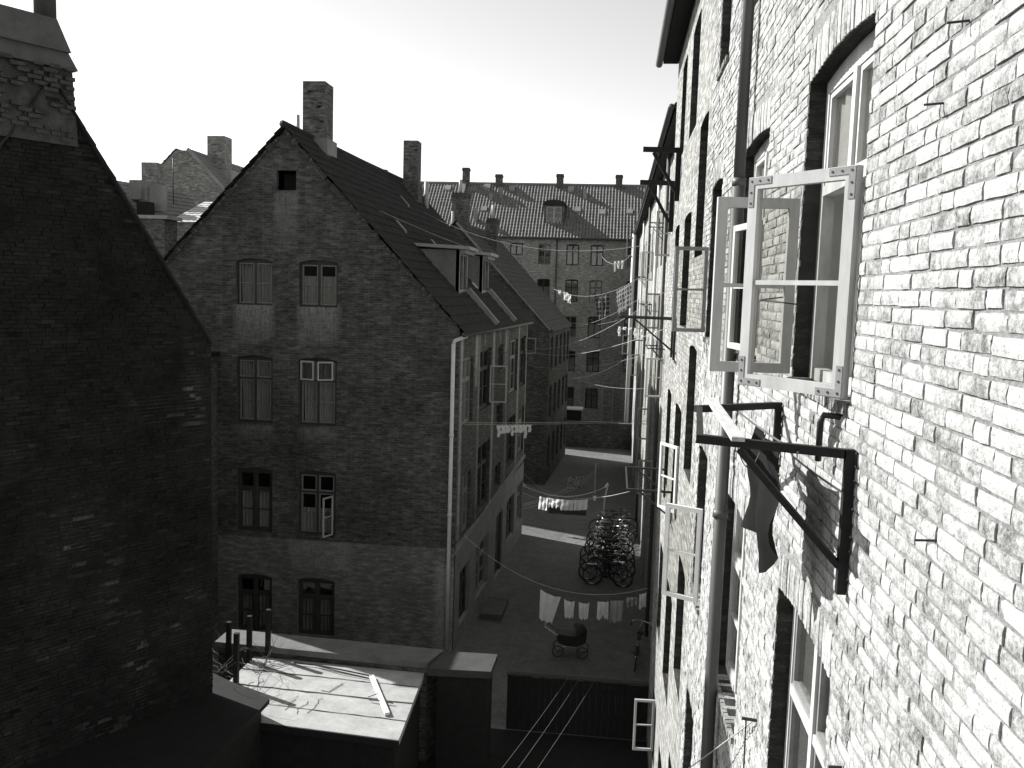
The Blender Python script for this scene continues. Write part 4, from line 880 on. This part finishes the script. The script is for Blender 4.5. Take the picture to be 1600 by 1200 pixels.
b = MB(); b.box((-16.95, 29.9, GZ), (-15.9, 30.8, 2.2)); b.build("stack", MT['chim'], TD); b = MB(); b.box((-17.1, 29.8, 2.2), (-15.75, 30.9, 2.32)); b.build("cap", MT['felt'], TD)
b = MB(); b.box((-15.9, 30.2, GZ), (-12.5, 30.9, -.2)); b.build("low_wall", MT['gable'], TD)
TE = thing("rear_house", "rear house hidden behind the large gabled house, shading the yard", "house", (-17, 50, GZ))  # unseen house added to cut the sun on the yard into strips
simple_house(TE, -19.0, -14.0, 44.1, 58.4, 4.0, 6.5, 0, 'distbrick', 'slate')
TF = thing("rear_house", "rear block behind the second gabled house, against the apartment building", "house", (-18, 65, GZ))  # unseen block added to bound the far sunlit strip
simple_house(TF, -16.0, -13.0, 62.6, 69.5, -.6, 3.0, 0, 'distbrick', 'slate')
TG = thing("rear_annex", "narrow flat topped annex between the black house and the large gable", "annex", (-13, 21, GZ))  # unseen block added to cast the shadow edge on the shed roof
b = MB(); b.box((-12.0, 20.5, GZ), (-10.9, 23.3, -2.0)); b.build("walls", MT['gable'], TG); b = MB(); b.box((-12.08, 20.42, -2.0), (-10.82, 23.35, -1.88)); b.build("roof", MT['tar'], TG)
# ================================================================== 8. SHEDS below
PRE = set(bpy.data.objects)
SA = thing("felt_roofed_shed", "low shed with pale sunlit felt roof in front of the large gable", "shed", (-5, 15, GZ))
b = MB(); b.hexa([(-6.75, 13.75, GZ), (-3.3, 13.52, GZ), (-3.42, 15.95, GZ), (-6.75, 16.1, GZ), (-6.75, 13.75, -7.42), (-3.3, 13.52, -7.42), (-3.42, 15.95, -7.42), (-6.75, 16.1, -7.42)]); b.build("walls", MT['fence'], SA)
cn = [Vector((-6.80, 13.68, 0)), Vector((-3.21, 13.41, 0)), Vector((-3.35, 16.0, 0)), Vector((-6.80, 16.14, 0))]
ns = 4
for k in range(ns):
    t0, t1 = k / ns, (k + 1) / ns + (.025 if k < ns - 1 else 0); zz = -7.30 - .006 * (k % 2)
    a, c, d, e = cn[0].lerp(cn[3], t0), cn[1].lerp(cn[2], t0), cn[1].lerp(cn[2], t1), cn[0].lerp(cn[3], t1)
    z2 = zz - .006; b = MB(); b.hexa([(p.x, p.y, -7.415) for p in (a, c, d, e)] + [(a.x, a.y, zz), (c.x, c.y, zz), (d.x, d.y, z2), (e.x, e.y, z2)]); b.build("felt_sheet", MT['felt'], SA)
rnd = random.Random(21)
for t_ in (.25, .5, .75):
    a, c = cn[0].lerp(cn[3], t_), cn[1].lerp(cn[2], t_); b = MB(); pts = [(a.x + (c.x - a.x) * k / 16, a.y + (c.y - a.y) * k / 16 + rnd.uniform(-.012, .012), -7.296) for k in range(17)]; b.tube(pts, [rnd.uniform(.004, .010) for _ in pts], 4); b.build("tar_seam", MT['wire'], SA)
b = MB()
for k in range(6):
    x, y = rnd.uniform(-6.3, -4.9), rnd.uniform(13.9, 15.3); pts = []
    for j_ in range(7): pts.append((x, y, -7.297)); x += rnd.uniform(-.05, .07); y += rnd.uniform(.03, .13)
    b.tube(pts, .005, 3)
b.build("felt_cracks", MT['wire'], SA)["kind"] = "stuff"
b = MB(); b.beam((-6.8, 13.66, -7.36), (-3.2, 13.39, -7.36), .03, .12); b.build("fascia", MT['wood'], SA)
SB = thing("yard_wall", "thick low wall with felt capping running behind the pale shed roof", "wall", (-5.3, 16.5, GZ))
def slab(pts, z0, z1): return [(x, y, z0) for x, y in pts] + [(x, y, z1) for x, y in pts]
pb = [(-7.6, 16.24), (-3.31, 16.04), (-3.11, 16.62), (-7.6, 16.84)]
b = MB(); b.hexa(slab(pb, GZ, -7.22)); b.build("brick_body", MT['gable'], SB); b = MB(); b.hexa(slab([(-7.65, 16.2), (-3.29, 16.0), (-3.09, 16.66), (-7.65, 16.88)], -7.22, -7.10)); b.build("capping", MT['capfelt'], SB)
SC_ = thing("bin_shelter", "small flat slab topped shelter at the corner, right of the pale shed roof", "shelter", (-2.6, 16.2, GZ))
b = MB(); b.hexa(slab([(-3.06, 15.82), (-2.12, 15.88), (-2.1, 16.55), (-3.0, 16.52)], GZ, -7.24)); b.build("walls", MT['fence'], SC_); b = MB(); b.hexa(slab([(-3.24, 15.74), (-2.04, 15.82), (-2.02, 16.64), (-3.07, 16.60)], -7.24, -7.10)); b.build("roof_slab", MT['feltdark'], SC_)
SD = thing("lean_to", "low tarred lean-to against the black gable, lower left", "shed", (-8, 13, GZ))
b = MB(); b.hexa(slab([(-8.9, 9.0), (-5.75, 9.8), (-5.62, 13.62), (-6.9, 14.4)], GZ, -7.0)); b.build("walls", MT['fence'], SD); b = MB(); b.hexa(slab([(-9.0, 8.9), (-5.65, 9.7), (-5.5, 13.68), (-6.95, 14.5)], -7.0, -6.92)); b.build("roof", MT['tar'], SD)
KEEP = set(bpy.data.objects)
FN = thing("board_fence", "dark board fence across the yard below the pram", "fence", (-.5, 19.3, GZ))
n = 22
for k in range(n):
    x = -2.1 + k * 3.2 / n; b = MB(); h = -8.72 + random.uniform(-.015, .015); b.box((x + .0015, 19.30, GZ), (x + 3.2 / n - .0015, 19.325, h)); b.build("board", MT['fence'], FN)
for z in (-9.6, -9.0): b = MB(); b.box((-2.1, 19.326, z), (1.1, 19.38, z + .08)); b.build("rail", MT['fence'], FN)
b = MB(); b.box((-2.12, 19.28, -8.70), (1.1, 19.40, -8.66)); b.build("top_rail", MT['feltdark'], FN)
b = MB(); b.q([(-9, -30, GZ + .008), (1.1, -30, GZ + .008), (1.1, 19.25, GZ + .008), (-9, 19.25, GZ + .008)]); tag(b.build("tarred_yard", MT['tar']), None, None, None, 'structure')  # dark sheet, the shade on the near yard floor put into colour
LWt = thing("low_wall", "low dark wall closing the far yard in front of the sunlit strip's end", "wall", (0, 57.6, GZ))
b = MB(); b.box((-3.0, 57.5, GZ), (1.39, 57.8, -8.4)); b.build("body", MT['gable'], LWt); b = MB(); b.box((-3.0, 57.42, -8.4), (1.39, 57.88, -8.3)); b.build("coping", MT['gable'], LWt)
b = MB(); b.box((-3.2, 59.0, -7.75), (-1.9, 60.2, -7.65)); sh = thing("flat_roof_hut", "small hut with bright flat roof beyond the low wall", "hut", (-2.5, 59.6, GZ)); b.build("roof", MT['palefelt'], sh); b = MB(); b.box((-3.1, 59.1, GZ), (-2.0, 60.1, -7.75)); b.build("walls", MT['fence'], sh)
ld = thing("ladder", "pale wooden ladder leaning upright against the far facade", "ladder", (-.2, 69.6, GZ))
for x in (-.75, .1): b = MB(); b.beam((x, 69.6, GZ), (x, 69.8, -6.6), .09); b.build("rail", MT['oldwhite'], ld)
for k in range(7): b = MB(); b.beam((-.7, 69.6 + k * .025, GZ + .4 + k * .45), (.05, 69.6 + k * .025, GZ + .4 + k * .45), .06); b.build("rung", MT['oldwhite'], ld)
# posts and brambles at the left edge of the shed roof
for i, (x, y, z0, h, s) in enumerate(((-6.80, 15.86, -7.6, 1.22, "second from the right of the shed roof's row of four"), (-6.62, 14.86, -7.6, 1.28, "nearest of the four at the shed roof edge"), (-7.35, 16.15, -7.6, .95, "leftmost, at the end of the low wall"), (-6.55, 16.18, -7.6, 1.25, "tallest, in front of the low wall"))):
    b = MB(); b.beam((x, y, z0), (x + .02, y, z0 + h), .085, .085); tag(b.build("timber_post", MT['wood']), "black upright timber post, " + s, "post", "timber posts by the shed roof")
def bramble(label, c, n, L, seed, r=.006, flat=.25):
    rn = random.Random(seed); b = MB()
    for k in range(n):
        p = Vector(c) + Vector((rn.uniform(-.1, .1), rn.uniform(-.3, .3), 0)); a = rn.uniform(0, 6.28); d = Vector((math.cos(a), math.sin(a), rn.uniform(.1, .9))).normalized(); pts = [p]
        for s in range(7): d = (d + Vector((rn.uniform(-.5, .5), rn.uniform(-.5, .5), rn.uniform(-.45, .2 if s < 4 else 0)))).normalized(); q_ = pts[-1] + d * L / 7; q_.z = max(q_.z, c[2] + .01); pts.append(q_)
        b.tube(pts, [r * (1 - .1 * i) for i in range(8)], 4)
    return tag(b.build("bramble", MT['twig']), label, "bramble")
bramble("bare bramble twigs trailing over the left end of the pale shed roof", (-6.4, 15.6, -7.28), 22, 1.1, 2)
bramble("bare twigs tangled below the end of the low wall by the black gable", (-7.3, 16.0, -7.5), 26, 1.0, 5)
bramble("few bare twigs at the near left corner of the pale shed roof", (-6.0, 14.1, -7.28), 10, .9, 8)
b = MB(); b.beam((-4.27, 15.58, -7.265), (-3.60, 14.18, -7.265), .085, .05); tag(b.build("plank", MT['white']), "white painted plank lying on the pale shed roof", "plank")
b = MB(); b.tube([(-5.9, 15.9, -7.27), (-5.4, 15.86, -7.265), (-4.9, 15.72, -7.25), (-4.25, 15.55, -7.25)], .014, 6); b.tube([(-5.5, 15.88, -7.27), (-4.9, 15.65, -7.26), (-4.3, 15.5, -7.27)], .010, 6); tag(b.build("bent_rods", MT['iron']), "two bent dark rods lying behind the white plank", "rod")
b = MB(); b.tube([(-4.05, 14.65, -7.27), (-3.85, 14.62, -7.25), (-3.6, 14.6, -7.27)], .014, 5); b.tube([(-4.1, 14.75, -7.27), (-3.95, 14.85, -7.24), (-3.8, 14.8, -7.27)], .008, 5); tag(b.build("stick", MT['twig']), "short dark stick lying across the white plank's lower end", "stick")
b = MB(); b.tube([(-4.72, 15.25, -7.29), (-4.86, 14.86, -7.29)], .007, 4); b.tube([(-4.86, 14.86, -7.29), (-5.02, 14.9, -7.29)], .006, 4); tag(b.build("wire_hook", MT['wire']), "thin dark wire bent to a hook in the middle of the pale shed roof", "wire")
SSC = 8.0 / 7.3                            # the shed group stands a little farther off and lower
def grow(obs):
    for o in obs:
        if o.parent is None: o.location = o.location * SSC; o.scale = (SSC,) * 3
grow([o for o in KEEP - PRE])
grow([o for o in bpy.data.objects if o.parent is None and o not in KEEP and o.name.split('.')[0] in ('timber_post', 'bramble', 'plank', 'bent_rods', 'stick', 'wire_hook')])
# stone steps beside the door
b = MB(); b.box((-3.72, 25.95, GZ), (-3.05, 27.5, -9.82)); tag(b.build("stone_step", MT['step']), "pale stone landing outside the courtyard door of the large gabled house", "step")
# ================================================================== 9. WASHING
line("sagging clothesline of seven garments across the yard above the pram", (-4.0, 24.2, -6.9), (1.12, 22.0, -7.35), .75, .006)
Yl = 22.05
cloth("large white sheet, biggest and leftmost on the line above the pram", (-1.62, Yl, -7.58), (-1.08, Yl, -7.74), .80, 'cg2', taper=.62, sag=.06, skew=-.2)
cloth("first small white vest right of the large sheet", (-1.0, Yl, -7.80), (-.72, Yl, -7.82), .48, 'cg2', taper=.8, sag=.05)
cloth("second small white vest, between the first vest and the shorts", (-.62, Yl, -7.84), (-.35, Yl, -7.84), .46, 'cg2', taper=.85, sag=.05)
cloth("pale shorts with split legs in the middle of the seven garments", (-.14, Yl, -7.80), (.14, Yl, -7.78), .48, 'cg2', taper=1.05, bottom=lambda s: -.35 * math.exp(-((s - .55) / .08) ** 2))
cloth("striped towel right of the pale shorts", (.19, Yl, -7.76), (.52, Yl, -7.72), .56, 'cs', taper=1.0, sag=.01)
cloth("small grey square cloth between the striped towel and the last garment", (.59, Yl, -7.64), (.86, Yl, -7.60), .25, 'cgd', taper=.95)
cloth("last pale garment of the line, beside the tenement wall", (.91, Yl, -7.54), (1.08, Yl, -7.47), .40, 'cg2', taper=1.05, bottom=lambda s: -.25 * math.exp(-((s - .6) / .08) ** 2))
for i in range(1): pass
PL = thing("drying_pole", "leaning pale drying pole behind the bicycles holding the lines of white washing", "pole", (-.15, 37, GZ))
b = MB(); b.beam((-.15, 37, GZ), (-.12, 37, -8.6), .07); b.beam((-.12, 37, -8.62), (0.0, 37, -7.95), .07); b.build("pole", MT['oldwhite'], PL); b = MB(); b.beam((-.12, 36.6, -8.0), (-.02, 37.4, -8.0), .05); b.build("crossbar", MT['oldwhite'], PL)
PL2 = thing("drying_pole", "straight pale drying pole farther back beside the printed cloth", "pole", (-.65, 44, GZ)); b = MB(); b.beam((-.65, 44, GZ), (-.65, 44, -8.45), .07); b.build("pole", MT['oldwhite'], PL2)
for k, (dy, z) in enumerate(((-.25, -7.98), (.0, -8.06), (.25, -8.1), (.1, -8.4))): line(("upper", "second", "third", "lowest")[k] + " of the four lines from the house corner to the leaning pole", (-3.5, 35.9 + k * .03, z + .1), (-.06, 37 + dy, z), .5 - .03 * k, .006)
cloth("white sheet at the left end of the row behind the bicycles", (-2.83, 36.3, -8.47), (-2.48, 36.3, -8.52), .56, 'cw', taper=1.0, skew=-.1, amp=.03)
cloth("pair of short white cloths right of the leftmost sheet behind the bicycles", (-2.45, 36.35, -8.53), (-1.98, 36.4, -8.57), .42, 'cw', taper=.95, amp=.03, bottom=lambda s: -.25 * math.sin(s * 9) ** 2)
cloth("long white sheet in the middle of the row behind the bicycles", (-1.95, 36.4, -8.58), (-1.42, 36.45, -8.58), .46, 'cw', taper=1.0, amp=.03)
cloth("wide white sheet at the right end of the row behind the bicycles", (-1.40, 36.45, -8.58), (-.82, 36.6, -8.55), .46, 'cw', taper=1.0, amp=.03)
cloth("small white rag pegged alone near the leaning pole", (-.62, 37, -8.48), (-.45, 37, -8.46), .22, 'cw', taper=.6, amp=.02)
cloth("dark checked blanket hanging below the white sheets behind the bicycles", (-2.5, 37.3, -8.95), (-.88, 37.3, -8.97), .48, 'ccd', amp=.03)
for k, z in enumerate((-8.75, -8.83, -8.95)): line(("top", "middle", "bottom")[k] + " of the three lines carrying the printed cloth", (-4.28 + .75, 36.0 + .0 * k, z - .05), (-.65, 44, z + .02), .25, .006)
cloth("printed grey cloth hanging alone on the far lines", (-2.02, 42.4, -8.88), (-1.14, 43.2, -8.92), .64, 'cp', amp=.03, taper=.97)
line("upper of the two long taut lines from the house window to the right wall", (-4.05, 23.95, -3.64), (1.38, 31.0, -4.30), .03, .006)
line("lower of the two long taut lines from the house window to the right wall", (-4.05, 24.05, -3.70), (1.38, 31.2, -4.38), .03, .006)
sm = ["narrow white sock, first of the small washing", "white baby shirt, second in the small washing", "white nappy, third in the small washing", "white pointed cloth, fourth in the small washing", "white folded nappy, fifth in the small washing", "white bib, sixth in the small washing", "long white stocking, seventh in the small washing", "small white cap at the right end of the small washing"]
for k in range(8):
    t = .145 + k * .021; p = Vector((-4.05, 24.05, -3.73)).lerp(Vector((1.38, 31.2, -4.4)), t); q_ = Vector((-4.05, 24.05, -3.73)).lerp(Vector((1.38, 31.2, -4.4)), t + .020)
    cloth(sm[k] + " before the courtyard wall", p, q_, (.36, .26, .24, .34, .24, .25, .42, .24)[k], 'cw', taper=(.35, .9, 1, .4, 1, .9, .4, .6)[k], amp=.015, group="small white washing on the taut lines")
line("far clothesline under the top windows of the apartment building", (-1.47, 69.8, 3.3), (1.1, 60.0, 3.0), .9, .012)
for k, (x, l) in enumerate(((-.25, "left"), (.0, "middle"), (.25, "right"))): cloth(l + " one of three white pieces high before the far facade", (x, 64.5 - k, 2.45), (x + .19, 64.3 - k, 2.43), (.75, .55, .6)[k], 'cw', taper=.6, amp=.03)
line("far clothesline crossing before the second row of far windows", (-3.9, 56, .28), (1.35, 50, 1.1), .75, .01)
for k, (x, l, h) in enumerate(((-3.75, "smallest, leftmost", .3), (-3.4, "middle", .55), (-3.12, "rightmost", .6))): cloth(l + " of three white rags before the far facade's second row", (x, 57.8, .28 - k * .12), (x + (.2, .28, .22)[k], 57.8, .22 - k * .12), h, 'cw', taper=.8, amp=.03)
cloth("left checked sheet hanging high in the gap before the far facade", (-1.24, 56, -.04), (-.32, 55.5, .08), 1.5, 'cc', taper=.85, amp=.05, skew=.06)
cloth("right checked sheet hanging at a slant beside the wing's drainpipe", (-.02, 56, .3), (.92, 54.5, .85), 1.55, 'cc', taper=.9, amp=.05, skew=.1)
for k in range(7):
    x = .30 + k * .14; cloth(("first", "second", "third", "fourth", "fifth", "sixth", "seventh")[k] + " tiny white piece from the left on the line near the iron bracket", (x - .2, 27 - k * .9, -.92 + .02 * k), (x - .11, 26.9 - k * .9, -.92 + .02 * k), (.3, .1, .08, .28, .3, .22, .26)[k], 'cw', taper=.7, amp=.01, group="tiny white washing near the iron bracket")
# lines strung across the courtyard
ln = [("heavy double line rising from the far window of the house to the iron bracket", (-3.4, 35, -2.29), (1.1, 16.4, -.5), .35),
 ("thin line just above the heavy line, ending at the pale wall", (-3.4, 35.4, -2.2), (1.1, 19.5, .15), .45), ("thin line sagging from the far window to the row house", (-3.4, 35.2, -2.9), (1.38, 27, -1.6), .3),
 ("line crossing from the second house's eave to the row house", (-2.9, 52, -1.9), (1.38, 30, .35), .4), ("line running low from the second house to the row house", (-3.0, 50, -4.4), (1.38, 33, -3.4), .3),
 ("wire from the attic hatch down over the dark roof", (-8.6, 23.35, 3.10), (-4.2, 30.0, 1.2), .15), ("wire stretched from the dark roof to the row house", (-6.6, 30, 2.6), (1.38, 26.0, 1.6), .7),
 ("faint wire before the third row of far windows", (-3.0, 54, -1.7), (1.35, 44, -.7), .4), ("faint wire crossing before the far ground floor", (-3.0, 54, -5.2), (1.1, 59.5, -4.0), .4), ("line between the house corner and the thin iron frame", (-3.5, 35.8, -7.4), (.4, 16.2, -3.6), .5)]
for l, a, c, s in ln: line(l, a, c, s, .0055, 'rope')
for k, (a, c) in enumerate((((-2.05, 9, -6.6), (-.7, 19.2, -8.6)), ((-1.75, 9, -6.5), (-.45, 19.2, -8.6)), ((-1.5, 9, -6.5), (-.1, 19.2, -8.6)))): line(("left", "middle", "right")[k] + " of three faint lines running over the black yard at the bottom", a, c, .1, .004, 'wire')
line("pale line from the wall spike down out of view", (1.10, 6.18, -2.98), (.7, 10.5, -6.1), .02, .005)
b = MB(); b.tube([(1.13, 6.18, -2.98), (1.02, 6.2, -2.98)], .012, 6); b.tube([(1.05, 6.2, -2.98), (1.06, 6.22, -3.6)], .006, 5); tag(b.build("wall_spike", MT['iron']), "iron spike in the tenement wall holding a pale line", "spike")
# ================================================================== 10. BICYCLES
def make_bike():
    t = thing("bicycle", None, "bicycle", (0, 0, 0))
    for x, nm in ((-.53, 'r'), (.53, 'f')):
        b = MB(); b.ring((x, 0, .335), (0, 1, 0), .325, .017, 26, 5); wh = b.build("wheel", MT['rubber'], t, True)
        b = MB(); b.ring((x, 0, .335), (0, 1, 0), .30, .009, 26, 4); b.tube([(x, -.04, .335), (x, .04, .335)], .022, 6)
        for k in range(14): a = 2 * math.pi * k / 14; b.tube([(x, .02 * (-1) ** k, .335), (x + .3 * math.cos(a), 0, .335 + .3 * math.sin(a))], .0028, 3, cap=False)
        b.build("rim_and_spokes", MT['chrome'], wh)
        b = MB(); b.ring((x, 0, .335), (0, 1, 0), .36, .018, 14, 5, a0=(-20 if nm == 'r' else 15) , a1=(165 if nm == 'r' else 150)); b.build("mudguard", MT['enamel'], t, True)
    b = MB(); T_ = lambda p, q_, r=.016: b.tube([p, q_], r, 6)
    hd, hd2, bb, st, ra = (.36, 0, .88), (.40, 0, .66), (-.05, 0, .29), (-.2, 0, .82), (-.53, 0, .335)
    T_(hd, (-.19, 0, .78)); T_(hd2, bb); T_(bb, st); T_(hd, hd2, .02)
    for s in (-1, 1): T_((bb[0], .03 * s, bb[2]), (ra[0], .05 * s, ra[2]), .010); T_((-.19, .02 * s, .76), (ra[0], .05 * s, ra[2]), .008); T_((.41, .03 * s, .62), (.53, .05 * s, .335), .011)
    b.build("frame", MT['enamel'], t, True)
    b = MB(); b.tube([(.35, 0, .88), (.34, 0, 1.0)], .012, 6); b.tube([(.16, -.27, .98), (.27, -.26, 1.02), (.35, -.1, 1.03), (.35, .1, 1.03), (.27, .26, 1.02), (.16, .27, .98)], .013, 6); hb = b.build("handlebar", MT['chrome'], t, True)
    for s in (-1, 1): b = MB(); b.tube([(.2, .268 * s, .997), (.08, .275 * s, .955)], .019, 6); b.build("grip", MT['rubber'], hb, True)
    b = MB(); b.hexa([(-.33, -.085, .90), (-.20, -.08, .90), (-.20, .08, .90), (-.33, .085, .90), (-.33, -.09, .95), (-.2, -.06, .945), (-.2, .06, .945), (-.33, .09, .95)]); b.hexa([(-.2, -.06, .905), (-.05, -.02, .91), (-.05, .02, .91), (-.2, .06, .905), (-.2, -.06, .945), (-.05, -.018, .93), (-.05, .018, .93), (-.2, .06, .945)]); b.build("saddle", MT['rubber'], t)
    b = MB(); b.box((-.72, -.07, .72), (-.36, .07, .735)); b.tube([(-.7, .06, .73), (-.53, .06, .35)], .006, 4); b.tube([(-.7, -.06, .73), (-.53, -.06, .35)], .006, 4); b.build("luggage_rack", MT['chrome'], t)
    b = MB(); b.box((-.5, .03, .27), (0.02, .05, .36)); b.tube([(-.05, .03, .29), (.06, .08, .2)], .01, 4); b.tube([(-.05, -.03, .29), (-.16, -.08, .38)], .01, 4); b.box((.0, .08, .19), (.12, .16, .21)); b.build("chain_case", MT['enamel'], t)
    b = MB(); b.tube([(.45, 0, .82), (.53, 0, .82)], [.03, .045], 10); b.build("headlamp", MT['chrome'], t, True)
    return t
bk = make_bike(); GB = "bicycles in the rack by the right wall"
pos = ["nearest bicycle at the front of the rack", "second bicycle from the front of the rack", "third bicycle from the front of the rack", "fourth bicycle from the front of the rack", "fifth bicycle from the front of the rack", "sixth bicycle from the front of the rack", "seventh bicycle from the front of the rack", "middle bicycle of the rack", "seventh bicycle from the back of the rack", "sixth bicycle from the back of the rack", "fifth bicycle from the back of the rack", "fourth bicycle from the back of the rack", "third bicycle from the back of the rack", "second bicycle from the back of the rack", "farthest bicycle at the back of the rack"]
rnd = random.Random(9)
for i, l in enumerate(pos):
    o = bk if i == 0 else copy_tree(bk)
    y = 29.9 + i * .50; fl = (i % 2 == 1); o.location = (-.0 + rnd.uniform(-.08, .08) + .02 * i - (.12 if fl else -.12), y, GZ); o.rotation_euler = (rnd.uniform(-.05, .05), 0, rnd.uniform(-.10, .10) + (math.pi if fl else 0))
    o["label"] = "dark " + l + (", lit by the sun" if i > 9 else ", in shade"); o["group"] = GB
o = copy_tree(bk); o.location = (.95, 23.7, GZ); o.rotation_euler = (0.12, 0, 1.5); o["label"] = "dark bicycle leaning alone against the tenement wall near the pram"; del o["group"]
rk = thing("bicycle_rack", "low iron rack holding the row of bicycles", "rack", (0, 33, GZ))
for x in (-.55, .55): b = MB(); b.beam((x, 29.6, GZ + .12), (x + .25, 37.1, GZ + .12), .04); b.build("rail", MT['iron'], rk)
# ================================================================== 11. PRAM
pr = thing("pram", "dark old fashioned pram with raised hood standing alone in the yard", "pram", (-.75, 24.4, GZ))
X0, Y0 = -.85, 23.75
def pp(x, y, z): return (X0 + x * .88, Y0 + y * .88, GZ + z * .86)
b = MB(); secs = [(-.45, .62, .74, .16), (-.38, .46, .76, .2), (-.1, .38, .74, .22), (.2, .38, .74, .22), (.42, .48, .76, .2), (.5, .62, .76, .15)]
for (xa, z0, z1, w_), (xc, y0_, y1_, w2) in zip(secs, secs[1:]): b.hexa([pp(xa, -w_, z0), pp(xc, -w2, y0_), pp(xc, w2, y0_), pp(xa, w_, z0), pp(xa, -w_ * 1.1, z1), pp(xc, -w2 * 1.1, y1_), pp(xc, w2 * 1.1, y1_), pp(xa, w_ * 1.1, z1)])
b.build("body", MT['pram'], pr)
b = MB(); hb = []
for k in range(8):
    a = math.radians(8 + k * 22); a2 = math.radians(8 + (k + 1) * 22 if k < 7 else 160)
    for s0 in range(6):
        t0, t1 = math.pi * s0 / 6, math.pi * (s0 + 1) / 6
        f = lambda a_, t_: pp(.22 + .30 * math.cos(a_) * math.sin(t_) , -.25 * math.cos(t_), .74 + .34 * math.sin(a_) * math.sin(t_) + .02)
        if k < 5: b.q([f(a, t0), f(a2, t0), f(a2, t1), f(a, t1)])
hd_ = b.build("hood", MT['pram'], pr, True)
b = MB(); b.tube([pp(-.44, -.2, .72), pp(-.82, -.2, .98)], .011, 6); b.tube([pp(-.44, .2, .72), pp(-.82, .2, .98), pp(-.82, -.2, .98)], .013, 6); b.build("handle", MT['chrome'], pr, True)
b = MB(); b.tube([pp(-.4, -.22, .72), pp(-.66, -.22, .88)], .022, 6); b.build("apron_edge", MT['oldwhite'], pr)
b = MB()
for s in (-.2, .2): b.tube([pp(-.42, s, .24), pp(-.2, s, .36), pp(.2, s, .36), pp(.42, s, .24)], .010, 5); b.tube([pp(-.3, s, .32), pp(-.3, s, .5)], .008, 4); b.tube([pp(.3, s, .32), pp(.3, s, .5)], .008, 4)
b.build("chassis", MT['chrome'], pr)
for x in (-.38, .38):
    for s in (-.24, .24):
        b = MB(); b.ring(pp(x, s, .20), (0, 1, 0), .155, .012, 20, 5); w_ = b.build("wheel", MT['rubber'], pr, True)
        b = MB()
        for k in range(8): a = 2 * math.pi * k / 8; c = pp(x, s, .20); b.tube([c, (c[0] + .15 * math.cos(a), c[1], c[2] + .15 * math.sin(a))], .003, 3, cap=False)
        b.build("spokes", MT['chrome'], w_)
